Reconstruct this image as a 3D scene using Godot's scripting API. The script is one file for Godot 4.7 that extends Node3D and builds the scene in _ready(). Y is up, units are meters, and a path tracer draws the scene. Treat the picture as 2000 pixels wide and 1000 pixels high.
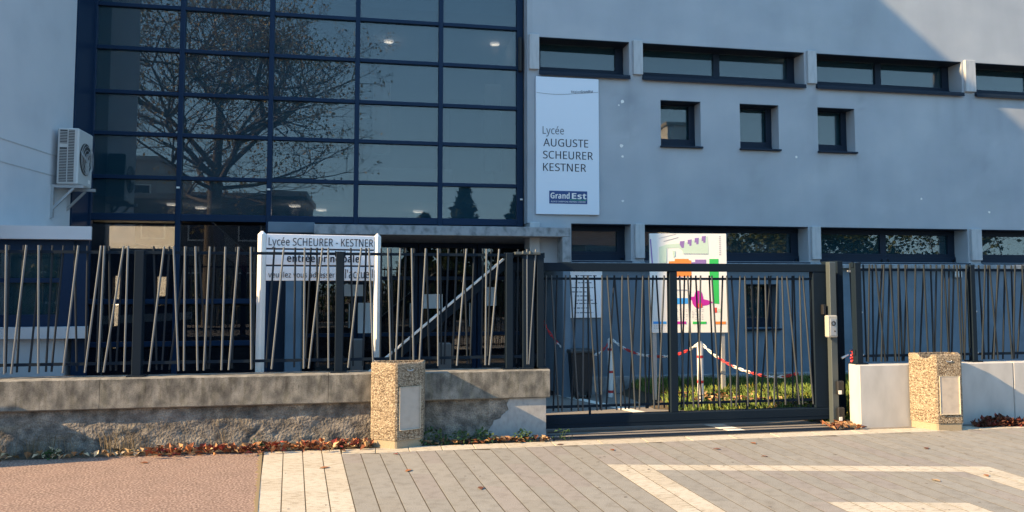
extends Node3D
# A school front behind a picket fence and a sliding gate. The facade runs along +X, the street is towards +Z.

var M = {}
var rng = RandomNumberGenerator.new()
const FZ = -11.4      # face of the facade
const CZ = -11.7      # plane of the curtain wall
const FONT_SANS = "Droid Sans"

func _ready():
	rng.seed = 7
	setup_view()
	materials()
	ground()
	pavement()
	school()
	annex()
	walls()
	left_fence()
	right_fence()
	gate()
	signs()
	bins()
	yard()
	small_things()
	across_the_street()

# ------------------------------------------------------------------ view and light
func setup_view():
	var cam = Camera3D.new()
	cam.name = "camera"
	cam.projection = Camera3D.PROJECTION_FRUSTUM
	cam.near = 0.1
	cam.far = 400.0
	cam.size = 0.1 * 2.0 * 500.0 / 1500.0
	cam.frustum_offset = Vector2(0, -0.1 * 35.4 / 1500.0)
	cam.position = Vector3(0, 1.65, 0)
	cam.rotation_degrees = Vector3(3.533, -10.42, 0)
	add_child(cam)
	cam.current = true
	var sky_m = ProceduralSkyMaterial.new()
	sky_m.sky_top_color = lin(0.125, 0.275, 0.49)
	sky_m.sky_horizon_color = lin(0.45, 0.69, 0.78)
	sky_m.sky_curve = 0.16
	sky_m.sky_energy_multiplier = 1.03
	sky_m.ground_bottom_color = Color(0.20, 0.19, 0.18)
	sky_m.ground_horizon_color = Color(0.45, 0.47, 0.50)
	sky_m.sun_angle_max = 20.0
	var env = Environment.new()
	env.background_mode = Environment.BG_SKY
	env.sky = Sky.new()
	env.sky.sky_material = sky_m
	env.tonemap_mode = Environment.TONE_MAPPER_LINEAR
	env.tonemap_exposure = 2.7
	env.sdfgi_enabled = true
	env.ssao_enabled = true
	env.ssil_enabled = true
	var we = WorldEnvironment.new()
	we.name = "world_environment"
	we.environment = env
	add_child(we)
	var sun = DirectionalLight3D.new()
	sun.name = "sun"
	var az = deg_to_rad(10.0)
	var el = deg_to_rad(27.0)
	sun.basis = Basis.looking_at(Vector3(cos(el) * cos(az), -sin(el), -cos(el) * sin(az)))
	sun.light_energy = 1.6
	sun.light_color = Color(1.0, 0.855, 0.64)
	sun.light_angular_distance = 0.4
	sun.shadow_enabled = true
	add_child(sun)

# ------------------------------------------------------------------ materials
func lin(r, g, b):
	return Color(r, g, b).linear_to_srgb()

func ramp(cols, offs = []):
	var g = Gradient.new()
	var o = PackedFloat32Array()
	var c = PackedColorArray()
	for i in cols.size():
		o.append(offs[i] if offs.size() else float(i) / (cols.size() - 1))
		c.append(lin(cols[i][0], cols[i][1], cols[i][2]))
	g.offsets = o
	g.colors = c
	return g

func noise_tex(freq, cols, offs = [], size = 512, kind = FastNoiseLite.TYPE_SIMPLEX_SMOOTH, oct = 4, sd = 1, cell = -1):
	var n = FastNoiseLite.new()
	n.noise_type = kind
	n.frequency = freq
	n.seed = sd
	n.fractal_octaves = oct
	n.fractal_type = FastNoiseLite.FRACTAL_FBM if oct > 1 else FastNoiseLite.FRACTAL_NONE
	if cell >= 0:
		n.cellular_return_type = cell
	var t = NoiseTexture2D.new()
	t.width = size
	t.height = size
	t.seamless = true
	t.noise = n
	if cols != null:
		t.color_ramp = ramp(cols, offs)
	return t

func mat(called, r, g, b, rough = 0.8, metal = 0.0):
	var m = StandardMaterial3D.new()
	m.resource_name = called
	m.albedo_color = lin(r, g, b)
	m.roughness = rough
	m.metallic = metal
	M[called] = m
	return m

func tri(m, tex, scale):
	m.albedo_texture = tex
	m.albedo_color = Color.WHITE
	m.uv1_triplanar = true
	m.uv1_world_triplanar = true
	m.uv1_scale = scale if scale is Vector3 else Vector3.ONE * scale
	return m

func detail(m, tex, scale):
	m.detail_enabled = true
	m.detail_albedo = tex
	m.detail_blend_mode = BaseMaterial3D.BLEND_MODE_MUL
	m.detail_uv_layer = BaseMaterial3D.DETAIL_UV_2
	m.uv2_triplanar = true
	m.uv2_world_triplanar = true
	m.uv2_scale = scale if scale is Vector3 else Vector3.ONE * scale
	return m

func bump(m, tex, depth):
	m.heightmap_enabled = true
	m.heightmap_texture = tex
	m.heightmap_scale = depth
	return m

func glass(called, r, g, b, a, metal = 0.0):
	var m = mat(called, r, g, b, 0.0, metal)
	m.transparency = BaseMaterial3D.TRANSPARENCY_ALPHA
	m.albedo_color.a = a
	m.metallic_specular = 1.0
	m.roughness = 0.0
	return m

func materials():
	var fine = noise_tex(0.25, [[0.78, 0.78, 0.78], [1, 1, 1]], [], 512, FastNoiseLite.TYPE_SIMPLEX, 3, 5)
	var blot = noise_tex(0.012, [[0.86, 0.86, 0.87], [0.97, 0.97, 0.97], [1, 1, 1]], [], 512, FastNoiseLite.TYPE_SIMPLEX_SMOOTH, 5, 9)
	var grain = noise_tex(0.2, null, [], 512, FastNoiseLite.TYPE_SIMPLEX, 3, 15)
	# facade render
	var m = mat("facade", 0.4, 0.4, 0.4, 0.9)
	tri(m, noise_tex(0.008, [[0.335, 0.37, 0.41], [0.375, 0.405, 0.44], [0.385, 0.415, 0.45], [0.43, 0.455, 0.48]], [0.0, 0.4, 0.6, 1.0], 512, FastNoiseLite.TYPE_SIMPLEX_SMOOTH, 5, 3), Vector3(0.13, 0.22, 0.13))
	detail(m, noise_tex(0.012, [[0.93, 0.93, 0.935], [1, 1, 1]], [0.1, 0.7], 512, FastNoiseLite.TYPE_SIMPLEX_SMOOTH, 5, 13), Vector3(0.25, 0.09, 0.25))
	m = mat("facade_low", 0.17, 0.20, 0.25, 0.9)
	tri(m, noise_tex(0.01, [[0.115, 0.16, 0.205], [0.14, 0.19, 0.24], [0.165, 0.215, 0.27]], [], 512, FastNoiseLite.TYPE_SIMPLEX_SMOOTH, 5, 4), 0.3)
	m = mat("pier", 0.4, 0.4, 0.4, 0.9)
	tri(m, noise_tex(0.02, [[0.36, 0.375, 0.39], [0.44, 0.455, 0.47], [0.47, 0.48, 0.49]], [], 512, FastNoiseLite.TYPE_SIMPLEX_SMOOTH, 5, 6), Vector3(1, 0.3, 1))
	m = mat("annex_wall", 0.5, 0.52, 0.56, 0.9)
	tri(m, noise_tex(0.01, [[0.46, 0.48, 0.51], [0.52, 0.535, 0.56], [0.55, 0.565, 0.585]], [], 512, FastNoiseLite.TYPE_SIMPLEX_SMOOTH, 5, 8), Vector3(0.2, 0.2, 0.2))
	m = mat("stained", 0.3, 0.3, 0.3, 0.95)
	tri(m, noise_tex(0.03, [[0.12, 0.13, 0.135], [0.24, 0.255, 0.27], [0.29, 0.305, 0.32], [0.33, 0.34, 0.355]], [0.0, 0.38, 0.6, 1.0], 512, FastNoiseLite.TYPE_SIMPLEX_SMOOTH, 5, 10), Vector3(0.5, 0.35, 0.5))
	mat("blue_frame", 0.010, 0.027, 0.062, 0.42)
	mat("dark_frame", 0.014, 0.024, 0.042, 0.45)
	glass("curtain_glass", 0.016, 0.058, 0.086, 0.36)
	glass("window_glass", 0.016, 0.06, 0.085, 0.36)
	glass("door_glass", 0.008, 0.012, 0.02, 0.34)
	M["blue_frame"].metallic_specular = 0.25
	M["dark_frame"].metallic_specular = 0.25
	# inside
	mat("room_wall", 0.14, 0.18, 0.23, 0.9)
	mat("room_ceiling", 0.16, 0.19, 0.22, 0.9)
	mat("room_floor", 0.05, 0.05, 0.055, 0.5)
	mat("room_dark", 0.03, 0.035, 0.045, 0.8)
	mat("white_board", 0.62, 0.66, 0.72, 0.5)
	var lm = mat("lamp_glow", 0.9, 0.9, 0.85, 0.5)
	lm.emission_enabled = true
	lm.emission = Color(1.0, 0.97, 0.92)
	lm.emission_energy_multiplier = 0.55
	# street walls
	m = mat("coping", 0.3, 0.3, 0.3, 0.95)
	tri(m, noise_tex(0.014, [[0.10, 0.096, 0.09], [0.175, 0.168, 0.15], [0.24, 0.228, 0.20], [0.33, 0.31, 0.275]], [0.05, 0.4, 0.6, 0.95], 512, FastNoiseLite.TYPE_SIMPLEX_SMOOTH, 6, 21), Vector3(0.75, 0.6, 0.75))
	detail(m, noise_tex(0.11, [[0.6, 0.6, 0.6], [0.9, 0.9, 0.9], [1, 1, 1]], [0.1, 0.4, 0.8], 512, FastNoiseLite.TYPE_SIMPLEX, 4, 22), 0.9)
	m = mat("old_plaster", 0.3, 0.3, 0.3, 0.97)
	tri(m, noise_tex(0.013, [[0.11, 0.097, 0.085], [0.20, 0.178, 0.155], [0.28, 0.248, 0.212], [0.40, 0.35, 0.285]], [0.0, 0.4, 0.62, 1.0], 512, FastNoiseLite.TYPE_SIMPLEX_SMOOTH, 5, 31), Vector3(0.9, 0.9, 0.9))
	detail(m, noise_tex(0.07, [[0.62, 0.62, 0.62], [1, 1, 1]], [0.2, 0.6], 512, FastNoiseLite.TYPE_SIMPLEX, 4, 32), 1.3)
	bump(m, noise_tex(0.05, null, [], 512, FastNoiseLite.TYPE_SIMPLEX, 5, 33), 0.7)
	m.vertex_color_use_as_albedo = true
	M["coping"].vertex_color_use_as_albedo = true
	m = mat("cement_patch", 0.36, 0.35, 0.34, 0.95)
	tri(m, noise_tex(0.03, [[0.29, 0.285, 0.28], [0.36, 0.35, 0.34], [0.40, 0.39, 0.375]], [], 512, FastNoiseLite.TYPE_SIMPLEX_SMOOTH, 4, 34), Vector3(1, 0.6, 1))
	m = mat("new_concrete", 0.6, 0.57, 0.53, 0.85)
	tri(m, noise_tex(0.012, [[0.44, 0.42, 0.39], [0.50, 0.478, 0.445], [0.55, 0.525, 0.49]], [], 512, FastNoiseLite.TYPE_SIMPLEX_SMOOTH, 5, 41), Vector3(0.7, 0.3, 0.7))
	# washed pebble concrete
	m = mat("pebbles", 0.4, 0.33, 0.22, 0.9)
	tri(m, noise_tex(0.11, [[0.09, 0.065, 0.045], [0.24, 0.19, 0.13], [0.43, 0.36, 0.265], [0.16, 0.115, 0.075], [0.56, 0.49, 0.385], [0.27, 0.21, 0.145]], [0.1, 0.3, 0.45, 0.6, 0.75, 0.95], 512, FastNoiseLite.TYPE_CELLULAR, 1, 51, FastNoiseLite.RETURN_CELL_VALUE), 1.75)
	detail(m, noise_tex(0.11, [[1, 1, 1], [0.95, 0.93, 0.9], [0.5, 0.45, 0.4]], [0.0, 0.45, 0.9], 512, FastNoiseLite.TYPE_CELLULAR, 1, 51, FastNoiseLite.RETURN_DISTANCE), 1.75)
	var hm = noise_tex(0.11, [[1, 1, 1], [0.75, 0.75, 0.75], [0.0, 0.0, 0.0]], [0.0, 0.4, 1.0], 512, FastNoiseLite.TYPE_CELLULAR, 1, 51, FastNoiseLite.RETURN_DISTANCE)
	bump(m, hm, 1.0)
	m = mat("bin_panel", 0.44, 0.40, 0.38, 0.8)
	tri(m, noise_tex(0.014, [[0.36, 0.31, 0.265], [0.44, 0.385, 0.33], [0.50, 0.43, 0.36]], [], 512, FastNoiseLite.TYPE_SIMPLEX_SMOOTH, 4, 55), 1.0)
	m = mat("bin_foot", 0.52, 0.44, 0.30, 0.9)
	tri(m, noise_tex(0.05, [[0.26, 0.21, 0.14], [0.38, 0.32, 0.23]], [], 512, FastNoiseLite.TYPE_SIMPLEX, 4, 56), 2.0)
	# ground
	var speck = noise_tex(0.11, [[0.62, 0.60, 0.58], [0.86, 0.86, 0.86], [1, 1, 1]], [0.08, 0.42, 0.85], 512, FastNoiseLite.TYPE_SIMPLEX, 3, 61)
	var rough_h = noise_tex(0.3, null, [], 512, FastNoiseLite.TYPE_SIMPLEX, 2, 62)
	var patchy = noise_tex(0.015, [[0.80, 0.785, 0.77], [0.97, 0.97, 0.97], [1, 1, 1]], [0.15, 0.5, 0.8], 512, FastNoiseLite.TYPE_SIMPLEX_SMOOTH, 4, 63)
	var tones = [[0.285, 0.272, 0.242], [0.300, 0.286, 0.256], [0.270, 0.260, 0.235], [0.296, 0.272, 0.248], [0.278, 0.256, 0.236], [0.290, 0.279, 0.252], [0.28, 0.265, 0.233]]
	for i in tones.size():
		var c = tones[i]
		m = mat("grey_paver_%d" % i, 1, 1, 1, 0.9)
		tri(m, speck, 1.3)
		m.albedo_color = lin(c[0], c[1], c[2])
		detail(m, patchy, 0.9)
		bump(m, rough_h, 0.12)
	tones = [[0.53, 0.475, 0.385], [0.56, 0.505, 0.415], [0.50, 0.445, 0.355]]
	for i in tones.size():
		var c = tones[i]
		m = mat("cream_paver_%d" % i, 1, 1, 1, 0.9)
		tri(m, speck, 1.5)
		m.albedo_color = lin(c[0], c[1], c[2])
		detail(m, noise_tex(0.03, [[0.72, 0.70, 0.66], [1, 1, 1]], [0.2, 0.5], 512, FastNoiseLite.TYPE_SIMPLEX_SMOOTH, 5, 70 + i), Vector3(0.6, 1.0, 1.6))
		bump(m, rough_h, 0.12)
	m = mat("joint_sand", 0.05, 0.037, 0.02, 1.0)
	m = mat("red_asphalt", 1, 1, 1, 0.95)
	tri(m, noise_tex(0.075, [[0.11, 0.068, 0.055], [0.215, 0.142, 0.113], [0.275, 0.185, 0.148], [0.46, 0.36, 0.295]], [0.1, 0.4, 0.6, 0.92], 512, FastNoiseLite.TYPE_SIMPLEX, 3, 81), 0.9)
	detail(m, noise_tex(0.012, [[0.9, 0.9, 0.9], [1, 1, 1]], [0.25, 0.65], 512, FastNoiseLite.TYPE_SIMPLEX_SMOOTH, 5, 82), 0.45)
	bump(m, rough_h, 0.25)
	m = mat("drive_asphalt", 1, 1, 1, 0.95)
	tri(m, noise_tex(0.3, [[0.12, 0.11, 0.10], [0.20, 0.18, 0.16], [0.27, 0.245, 0.215]], [0.1, 0.5, 0.95], 512, FastNoiseLite.TYPE_SIMPLEX, 2, 83), 0.9)
	m = mat("road_asphalt", 1, 1, 1, 0.95)
	tri(m, noise_tex(0.3, [[0.045, 0.045, 0.045], [0.07, 0.07, 0.07]], [], 512, FastNoiseLite.TYPE_SIMPLEX, 2, 84), 0.9)
	m = mat("soil", 0.06, 0.045, 0.03, 1.0)
	tri(m, noise_tex(0.08, [[0.03, 0.022, 0.015], [0.075, 0.055, 0.035], [0.11, 0.085, 0.055]], [], 512, FastNoiseLite.TYPE_SIMPLEX, 4, 85), 1.0)
	mat("edge_sand", 0.22, 0.165, 0.09, 1.0)
	mat("gum", 0.13, 0.115, 0.10, 0.9)
	mat("stone", 0.11, 0.10, 0.095, 0.95)
	mat("road_paint", 0.72, 0.68, 0.60, 0.8)
	# metals and plastics
	mat("fence_metal", 0.009, 0.017, 0.028, 0.6)
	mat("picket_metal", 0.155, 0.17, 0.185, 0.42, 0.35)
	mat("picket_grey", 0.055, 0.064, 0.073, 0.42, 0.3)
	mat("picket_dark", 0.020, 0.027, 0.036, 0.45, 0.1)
	M["fence_metal"].metallic_specular = 0.2
	M["picket_dark"].metallic_specular = 0.3
	mat("post_light", 0.065, 0.08, 0.085, 0.5, 0.1)
	mat("galvanised", 0.42, 0.43, 0.44, 0.45, 0.5)
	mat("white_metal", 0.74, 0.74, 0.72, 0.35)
	mat("sign_white", 0.88, 0.87, 0.89, 0.4)
	mat("banner_white", 0.66, 0.72, 0.80, 0.45)
	mat("panel_white", 0.82, 0.80, 0.76, 0.4)
	mat("ink", 0.012, 0.014, 0.03, 0.6)
	mat("ink_grey", 0.12, 0.14, 0.17, 0.6)
	mat("logo_blue", 0.012, 0.055, 0.19, 0.5)
	mat("red_paint", 0.50, 0.03, 0.035, 0.5)
	mat("white_paint", 0.78, 0.76, 0.72, 0.5)
	mat("black_plastic", 0.012, 0.012, 0.014, 0.5)
	mat("box_plastic", 0.36, 0.35, 0.31, 0.5)
	mat("unit_casing", 0.52, 0.52, 0.51, 0.5)
	mat("unit_dark", 0.045, 0.048, 0.05, 0.6)
	mat("paper", 0.72, 0.76, 0.80, 0.8)
	mat("flag_blue", 0.015, 0.03, 0.16, 0.8)
	mat("flag_white", 0.6, 0.6, 0.62, 0.8)
	mat("flag_red", 0.35, 0.02, 0.03, 0.8)
	# print colours of the site map
	mat("print_orange", 0.85, 0.26, 0.05, 0.5)
	mat("print_purple", 0.28, 0.17, 0.42, 0.5)
	mat("print_green", 0.04, 0.50, 0.10, 0.5)
	mat("print_magenta", 0.50, 0.02, 0.33, 0.5)
	mat("print_blue", 0.05, 0.33, 0.80, 0.5)
	mat("print_mint", 0.55, 0.68, 0.56, 0.5)
	mat("print_grey", 0.40, 0.40, 0.43, 0.5)
	mat("print_red", 0.72, 0.08, 0.05, 0.5)
	# plants
	for k in [["grass_blade", 0.135, 0.21, 0.045], ["dry_blade", 0.20, 0.145, 0.08], ["weed_leaf", 0.035, 0.075, 0.02], ["hedge_leaf", 0.045, 0.075, 0.022], ["conifer_leaf", 0.05, 0.085, 0.05], ["autumn_leaf", 0.42, 0.31, 0.13], ["green_leaf", 0.10, 0.12, 0.02]]:
		m = mat(k[0], k[1], k[2], k[3], 0.7)
		m.vertex_color_use_as_albedo = true
		m.albedo_color = lin(k[1], k[2], k[3])
		m.backlight_enabled = true
		m.backlight = Color(0.5, 0.5, 0.3)
	m = mat("litter", 1, 1, 1, 0.85)
	m.vertex_color_use_as_albedo = true
	m = mat("bark", 0.06, 0.05, 0.04, 0.95)
	tri(m, noise_tex(0.06, [[0.11, 0.092, 0.068], [0.20, 0.165, 0.125]], [], 256, FastNoiseLite.TYPE_SIMPLEX, 4, 91), Vector3(2, 0.5, 2))
	m = mat("house_wall", 0.5, 0.47, 0.40, 0.9)
	tri(m, blot, 0.2)
	m.albedo_color = lin(0.80, 0.79, 0.74)
	mat("dark_house", 0.14, 0.13, 0.115, 0.9)
	mat("grey_house", 0.40, 0.38, 0.34, 0.9)
	mat("roof_tile", 0.10, 0.075, 0.06, 0.9)

# ------------------------------------------------------------------ mesh helpers
func ST():
	var st = SurfaceTool.new()
	st.begin(Mesh.PRIMITIVE_TRIANGLES)
	return st

func f3(st, a, b, c, n):
	st.set_normal(n)
	if (b - a).cross(c - a).dot(n) > 0:
		var t = b
		b = c
		c = t
	st.add_vertex(a)
	st.add_vertex(b)
	st.add_vertex(c)

func f4(st, a, b, c, d, n):
	f3(st, a, b, c, n)
	f3(st, a, c, d, n)

func box(st, c, s, ch = 0.0, bs = Basis.IDENTITY):
	var h = s * 0.5
	if ch <= 0.0:
		for ax in 3:
			for sg in [-1.0, 1.0]:
				var n = Vector3.ZERO
				n[ax] = sg
				var u = (ax + 1) % 3
				var v = (ax + 2) % 3
				var p = []
				for k in [[-1, -1], [1, -1], [1, 1], [-1, 1]]:
					var q = Vector3.ZERO
					q[ax] = sg * h[ax]
					q[u] = k[0] * h[u]
					q[v] = k[1] * h[v]
					p.append(c + bs * q)
				f4(st, p[0], p[1], p[2], p[3], bs * n)
		return
	# chamfered
	var corner = func(sx, sy, sz, ax):   # the corner on the face across ax
		var q = Vector3(sx * (h.x - ch), sy * (h.y - ch), sz * (h.z - ch))
		q[ax] = [sx, sy, sz][ax] * h[ax]
		return c + bs * q
	for ax in 3:
		var u = (ax + 1) % 3
		var v = (ax + 2) % 3
		for sg in [-1.0, 1.0]:
			var n = Vector3.ZERO
			n[ax] = sg
			var p = []
			for k in [[-1, -1], [1, -1], [1, 1], [-1, 1]]:
				var s3 = [0, 0, 0]
				s3[ax] = sg
				s3[u] = k[0]
				s3[v] = k[1]
				p.append(corner.call(s3[0], s3[1], s3[2], ax))
			f4(st, p[0], p[1], p[2], p[3], bs * n)
			# edge between face ax (sg) and face u (su), running along v
			for su in [-1.0, 1.0]:
				var s0 = [0, 0, 0]
				s0[ax] = sg
				s0[u] = su
				s0[v] = -1
				var s1 = s0.duplicate()
				s1[v] = 1
				var ne = Vector3.ZERO
				ne[ax] = sg
				ne[u] = su
				f4(st, corner.call(s0[0], s0[1], s0[2], ax), corner.call(s1[0], s1[1], s1[2], ax), corner.call(s1[0], s1[1], s1[2], u), corner.call(s0[0], s0[1], s0[2], u), bs * ne.normalized())
	for sx in [-1, 1]:
		for sy in [-1, 1]:
			for sz in [-1, 1]:
				f3(st, corner.call(sx, sy, sz, 0), corner.call(sx, sy, sz, 1), corner.call(sx, sy, sz, 2), bs * Vector3(sx, sy, sz).normalized())

func box2(st, x0, x1, y0, y1, z0, z1, ch = 0.0):
	box(st, Vector3((x0 + x1) / 2.0, (y0 + y1) / 2.0, (z0 + z1) / 2.0), Vector3(absf(x1 - x0), absf(y1 - y0), absf(z1 - z0)), ch)

func bar(st, a, b, w, d, ch = 0.0):
	# a square bar from a to b, w across (in the picture plane), d deep (along z mostly)
	var y = (b - a).normalized()
	var zz = Vector3(0, 0, 1) if absf(y.z) < 0.9 else Vector3(0, 1, 0)
	var x = y.cross(zz).normalized()
	var z = x.cross(y).normalized()
	box(st, (a + b) * 0.5, Vector3(w, a.distance_to(b), d), ch, Basis(x, y, z))

func tube(st, a, b, r0, r1, n = 8, caps = true):
	var y = (b - a).normalized()
	var x = y.cross(Vector3(0.13, 0.2, 1.0).normalized())
	x = (x if x.length() > 0.05 else y.cross(Vector3.RIGHT)).normalized()
	var z = x.cross(y)
	for i in n:
		var t0 = TAU * i / n
		var t1 = TAU * (i + 1) / n
		var d0 = x * cos(t0) + z * sin(t0)
		var d1 = x * cos(t1) + z * sin(t1)
		var p = [a + d0 * r0, a + d1 * r0, b + d1 * r1, b + d0 * r1]
		var q = [d0, d1, d1, d0]
		var order = [0, 1, 2, 0, 2, 3]
		if (p[1] - p[0]).cross(p[2] - p[0]).dot(d0 + d1) > 0:
			order = [0, 2, 1, 0, 3, 2]
		for k in order:
			st.set_normal(q[k])
			st.add_vertex(p[k])
		if caps:
			f3(st, a, p[0], p[1], -y)
			f3(st, b, p[3], p[2], y)

func prism(st, pts, z0, z1, axis = 2):
	# polygon pts (Vector2) extruded along an axis: 2 -> (x,y), 1 -> (x,z), 0 -> (z,y)
	var P = func(v, w):
		if axis == 2:
			return Vector3(v.x, v.y, w)
		if axis == 1:
			return Vector3(v.x, w, v.y)
		return Vector3(w, v.y, v.x)
	var nn = Vector3.ZERO
	nn[axis] = 1.0
	var idx = Geometry2D.triangulate_polygon(PackedVector2Array(pts))
	for k in range(0, idx.size(), 3):
		f3(st, P.call(pts[idx[k]], z1), P.call(pts[idx[k + 1]], z1), P.call(pts[idx[k + 2]], z1), nn if z1 > z0 else -nn)
		f3(st, P.call(pts[idx[k]], z0), P.call(pts[idx[k + 1]], z0), P.call(pts[idx[k + 2]], z0), -nn if z1 > z0 else nn)
	var area = 0.0
	for i in pts.size():
		area += pts[i].cross(pts[(i + 1) % pts.size()])
	for i in pts.size():
		var a = pts[i]
		var b = pts[(i + 1) % pts.size()]
		var e = (b - a).normalized()
		var o = Vector2(e.y, -e.x) * (1.0 if area > 0 else -1.0)
		f4(st, P.call(a, z0), P.call(b, z0), P.call(b, z1), P.call(a, z1), P.call(o, 0.0))

func holed(st, x0, x1, y0, y1, holes, z0, z1, step = 0.0, tint = null):
	# a slab across z with rectangular openings [x0, x1, y0, y1]
	var xs = [x0, x1]
	var ys = [y0, y1]
	for h in holes:
		xs.append_array([h[0], h[1]])
		ys.append_array([h[2], h[3]])
	if step > 0.0:
		var v = x0 + step
		while v < minf(x1, 12.2):
			xs.append(v)
			v += step
		v = y0 + step
		while v < minf(y1, 8.6):
			ys.append(v)
			v += step
	xs.sort()
	ys.sort()
	var open = func(i, j):
		if i < 0 or j < 0 or i >= xs.size() - 1 or j >= ys.size() - 1:
			return true
		var cx = (xs[i] + xs[i + 1]) / 2.0
		var cy = (ys[j] + ys[j + 1]) / 2.0
		for h in holes:
			if cx > h[0] and cx < h[1] and cy > h[2] and cy < h[3]:
				return true
		return false
	for i in xs.size() - 1:
		for j in ys.size() - 1:
			var a = xs[i]
			var b = xs[i + 1]
			var c = ys[j]
			var d = ys[j + 1]
			if b - a < 0.0001 or d - c < 0.0001 or open.call(i, j):
				continue
			if tint != null:
				st.set_normal(Vector3(0, 0, 1))
				for q in [[a, c], [b, d], [b, c], [a, c], [a, d], [b, d]]:
					st.set_color(tint.call(q[0], q[1]))
					st.add_vertex(Vector3(q[0], q[1], z1))
				st.set_color(Color(1, 1, 1))
			else:
				f4(st, Vector3(a, c, z1), Vector3(b, c, z1), Vector3(b, d, z1), Vector3(a, d, z1), Vector3(0, 0, 1))
			f4(st, Vector3(a, c, z0), Vector3(b, c, z0), Vector3(b, d, z0), Vector3(a, d, z0), Vector3(0, 0, -1))
			for s in [[-1, 0], [1, 0], [0, -1], [0, 1]]:
				var ii = i + s[0]
				var jj = j + s[1]
				while s[0] != 0 and ii >= 0 and ii < xs.size() - 1 and xs[ii + 1] - xs[ii] < 0.0001:
					ii += s[0]
				while s[1] != 0 and jj >= 0 and jj < ys.size() - 1 and ys[jj + 1] - ys[jj] < 0.0001:
					jj += s[1]
				if not open.call(ii, jj):
					continue
				if s[0] != 0:
					var x = b if s[0] > 0 else a
					f4(st, Vector3(x, c, z0), Vector3(x, d, z0), Vector3(x, d, z1), Vector3(x, c, z1), Vector3(s[0], 0, 0))
				else:
					var y = d if s[1] > 0 else c
					f4(st, Vector3(a, y, z0), Vector3(b, y, z0), Vector3(b, y, z1), Vector3(a, y, z1), Vector3(0, s[1], 0))

func obj(called, st, m, parent = null):
	# commits a SurfaceTool (in world metres) as one mesh; under a thing it is put back by the thing's own place
	var o = MeshInstance3D.new()
	o.name = called
	o.mesh = st.commit() if st is SurfaceTool else st
	o.material_override = M[m] if m is String else m
	put(o, parent)
	return o

func put(o, parent):
	var p = parent if parent else self
	p.add_child(o, true)
	var q = p
	var off = Vector3.ZERO
	while q != self:
		off += q.position
		q = q.get_parent()
	o.position = -off

func numbered(called):
	if get_node_or_null(NodePath(called)) == null:
		return called
	var k = 1
	while get_node_or_null(NodePath("%s_%03d" % [called, k])) != null:
		k += 1
	return "%s_%03d" % [called, k]

func thing(called, label, category, at = Vector3.ZERO, group = ""):
	var o = Node3D.new()
	o.name = numbered(called)
	add_child(o)
	o.position = at
	tag(o, label, category, group)
	return o

func tag(o, label, category, group = ""):
	o.set_meta("label", label)
	o.set_meta("category", category)
	if group:
		o.set_meta("group", group)
	return o

func part_root(called, parent):
	var o = Node3D.new()
	o.name = called
	parent.add_child(o, true)
	return o

func struct(called, st, m):
	var o = obj(called, st, m)
	o.set_meta("kind", "structure")
	return o

func place_text(parent, s, x0, x1, base_y, cap, z, m, font_weight = 400, called = "lettering", turn = 0.0):
	# lettering whose width runs from x0 to x1 and whose capitals are cap high
	var t = TextMesh.new()
	var f = SystemFont.new()
	f.font_names = PackedStringArray([FONT_SANS])
	f.font_weight = font_weight
	t.font = f
	t.text = s
	t.font_size = 64
	t.pixel_size = 0.01
	t.depth = 0.02
	t.horizontal_alignment = HORIZONTAL_ALIGNMENT_LEFT
	t.vertical_alignment = VERTICAL_ALIGNMENT_BOTTOM
	var bb = t.get_aabb()
	var o = MeshInstance3D.new()
	o.name = called
	o.mesh = t
	o.material_override = M[m]
	put(o, parent)
	var sx = (x1 - x0) / bb.size.x
	var cap_units = 64 * 0.01 * 0.714
	var sy = cap / cap_units
	o.scale = Vector3(sx, sy, 0.2)
	# the baseline: measured with a capital
	var t2 = TextMesh.new()
	t2.font = f
	t2.text = "E"
	t2.font_size = 64
	t2.pixel_size = 0.01
	t2.vertical_alignment = VERTICAL_ALIGNMENT_BOTTOM
	var base0 = t2.get_aabb().position.y
	o.position += Vector3(x0 - bb.position.x * sx, base_y - base0 * sy, z)
	if turn != 0.0:
		o.rotation.z = turn
	return o

func leaf_mesh(w, l, bend = 0.25):
	var st = ST()
	var a = Vector3(0, 0, 0)
	var b = Vector3(w, l * 0.5, bend * w)
	var c = Vector3(0, l, 0)
	var d = Vector3(-w, l * 0.5, bend * w)
	var n1 = (c - a).cross(b - a).normalized()
	var n2 = (d - a).cross(c - a).normalized()
	f3(st, a, b, c, -n1 if n1.z < 0 else n1)
	f3(st, a, c, d, -n2 if n2.z < 0 else n2)
	return st.commit()

func scatter(called, mesh, m, places, parent = null):
	# places: array of [Transform3D, Color]
	var mm = MultiMesh.new()
	mm.transform_format = MultiMesh.TRANSFORM_3D
	mm.use_colors = true
	mm.mesh = mesh
	mm.instance_count = places.size()
	for i in places.size():
		mm.set_instance_transform(i, places[i][0])
		mm.set_instance_color(i, places[i][1])
	var o = MultiMeshInstance3D.new()
	o.name = called
	o.multimesh = mm
	o.material_override = M[m]
	put(o, parent)
	o.set_meta("kind", "stuff")
	return o

func rand_basis():
	return Basis.from_euler(Vector3(rng.randf_range(-PI, PI), rng.randf_range(-PI, PI), rng.randf_range(-PI, PI)))

func R(a, b):
	return rng.randf_range(a, b)

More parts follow.
